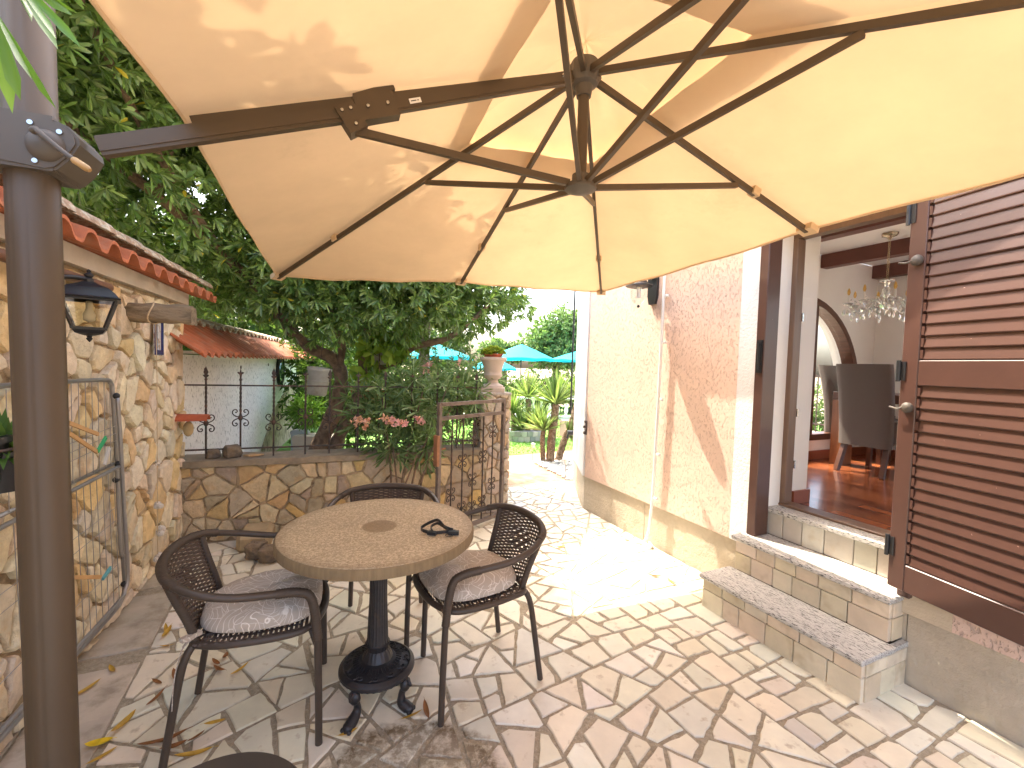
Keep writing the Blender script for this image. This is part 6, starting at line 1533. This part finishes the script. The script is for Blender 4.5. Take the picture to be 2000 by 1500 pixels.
# turquoise parasols
M_TURQ = mat('turquoise_canvas', (.02, .52, .64), rough=.8, var=.05, trans=(.45, (.5, 1.0, 1.0)))
def pool_parasol(x, y, za, r, drop, lab):
    e = empty('blue_parasol', (x, y, 0), 0, lab, 'parasol', 'turquoise parasols beyond the lawn')
    part('canopy', M_TURQ, lambda b: b.grid(lambda u, v: (r * v * math.cos(2 * PI * u) * (1 - .03 * math.cos(16 * PI * u) * v), r * v * math.sin(2 * PI * u) * (1 - .03 * math.cos(16 * PI * u) * v), za - drop * v ** 1.05 - .03 * math.sin(8 * PI * u) ** 2 * v), 48, 8), e, smooth=40)
    part('valance', M_TURQ, lambda b: b.grid(lambda u, v: (r * math.cos(2 * PI * u) * (1 - .03 * math.cos(16 * PI * u)), r * math.sin(2 * PI * u) * (1 - .03 * math.cos(16 * PI * u)), za - drop - .03 * math.sin(8 * PI * u) ** 2 - .10 * v), 48, 1), e, smooth=40)
    part('pole', M_BLACK, lambda b: b.tube([(0, 0, 0), (0, 0, za + .05)], .025, 10), e)
    rb_ = part('rib', M_BLACK, lambda b: b.bar((.03, 0, za - drop * .6), (r * .55, 0, za - drop * .62), .015, .015), e)
    for k in range(1, 8):
        o = rb_.copy(); col.objects.link(o); o.parent = e; o.rotation_euler.z = k * PI / 4
pool_parasol(-3.02, 16.8, 2.20, 1.50, .50, 'turquoise parasol seen left of the urn behind the grey post')
pool_parasol(.38, 20, 2.40, 1.50, .62, 'turquoise parasol standing just right of the urn')
pool_parasol(3.35, 21, 2.28, 1.60, .50, 'turquoise parasol half hidden by the house corner')
pool_parasol(-1.05, 24, 1.86, 1.3, .60, 'pale turquoise parasol lowest and farthest, behind the urn')
# grey post
mb = MB(); mb.box(-.05, .05, -.05, .05, 0, 2.3, bev=.004); mb.box(.052, .072, -.03, .03, 0, 2.3)
tag(mb.build('post', mat('pale_grey_post', (.42, .40, .36), rough=.6, var=.1), None, loc=(-1.12, 5.55, 0)), 'pale grey square post standing behind the oleander', 'post')

# buckets, mirror, bin and troughs behind the railing
M_PAIL = mat('weathered_pail', (.36, .36, .31), rough=.8, var=.25, vscale=8, bump=.3, bscale=40, second=(.22, .2, .15), sfac=(.55, .7))
def pail(x, y, z, r, h_, hook, lab, tilt):
    e = empty('hanging_bucket', (x, y, z), 0, lab, 'bucket'); e.rotation_euler = (0, tilt, 0)
    part('bucket', M_PAIL, lambda b: (b.lathe([(r * .76, 0), (r * .80, .005), (r * .98, h_), (r, h_), (r * 1.03, h_ - .012), (r * 1.03, h_ - .03), (r, h_ - .032), (r * .96, h_ - .02), (r * .74, .012), (.001, .012)], 32), b.lathe([(r * .89 + .003, h_ * .5), (r * .89 + .006, h_ * .52), (r * .89 + .003, h_ * .54)], 32)), e, smooth=40)
    part('handle', M_IRON, lambda b: (b.tube(arc((0, 0, h_ - .02), r * 1.0, 0, PI, 16), .003, 6), b.tube([(0, 0, h_ + r * .98 - .02), (0, 0, h_ + hook)], .003, 6)), e)
pail(-1.93, 4.35, 1.075, .112, .27, .25, 'large weathered white bucket hanging from the tree by the wall end', R(6))
pail(-1.51, 5.0, 1.385, .100, .21, .24, 'smaller grey bucket hanging higher among pale green leaves', R(-3))
mr = empty('round_mirror', (-3.68, 6.95, 1.24), math.atan2(dW.y, dW.x), 'round black-rimmed mirror on the end of the white wall', 'mirror')
Mm = Matrix.Rotation(R(90), 4, 'X') @ Matrix.Rotation(R(0), 4, 'Y')
part('rim', M_BLACK, lambda b: (b.lathe([(.20, -.03), (.235, -.03), (.245, 0), (.235, .04), (.21, .045), (.205, .03)], 40, Mm), b.lathe([(.001, -.035), (.22, -.03)], 30, Mm), b.bar((0, .05, 0), (0, .12, .22), .03, .03), b.tube([(0, .0, .24), (0, .0, .30)], .03, 10)), mr, smooth=40)
part('glass', mat('mirror_glass', (.55, .68, .72), rough=.08, metal=.9), lambda b: b.lathe([(.205, .03), (.14, .045), (.001, .055)], 40, Mm), mr, smooth=True)
mb = MB(); mb.box(-.09, .09, -.08, .08, 0, .42, bev=.01); mb.prism([(-.10, .42), (.10, .42), (.06, .47), (-.06, .47)], -.09, .09)
tag(mb.build('bin', mat('pale_blue_plastic', (.42, .47, .5), rough=.5), None, loc=(-2.86, 5.95, 0)), 'pale grey-blue lidded bin behind the iron railing', 'bin')
mb = MB(); mb.prism([(-.24, .0), (.24, .0), (.27, .40), (.25, .42), (-.25, .42), (-.27, .40)], -.14, .14)
tag(mb.build('planter_trough', mat('cream_planter', (.5, .46, .38), rough=.8, var=.1), None, loc=(-2.58, 5.85, 0)), 'cream planter trough standing behind the railing beside the bin', 'planter')
e = empty('terracotta_trough', (-1.70, 5.35, 0), R(10), 'terracotta trough on an iron stand behind the railing', 'planter')
part('trough', M_TILE, lambda b: b.prism([(-.20, .92), (.20, .92), (.235, 1.08), (-.235, 1.08)], -.09, .09), e)
part('stand', M_IRON, lambda b: [b.bar((sx * .17, sy * .07, 0), (sx * .17, sy * .07, .92), .015, .015) for sx in (-1, 1) for sy in (-1, 1)] + [b.bar((-.18, sy * .07, .912), (.18, sy * .07, .912), .015, .015) for sy in (-1, 1)], e)
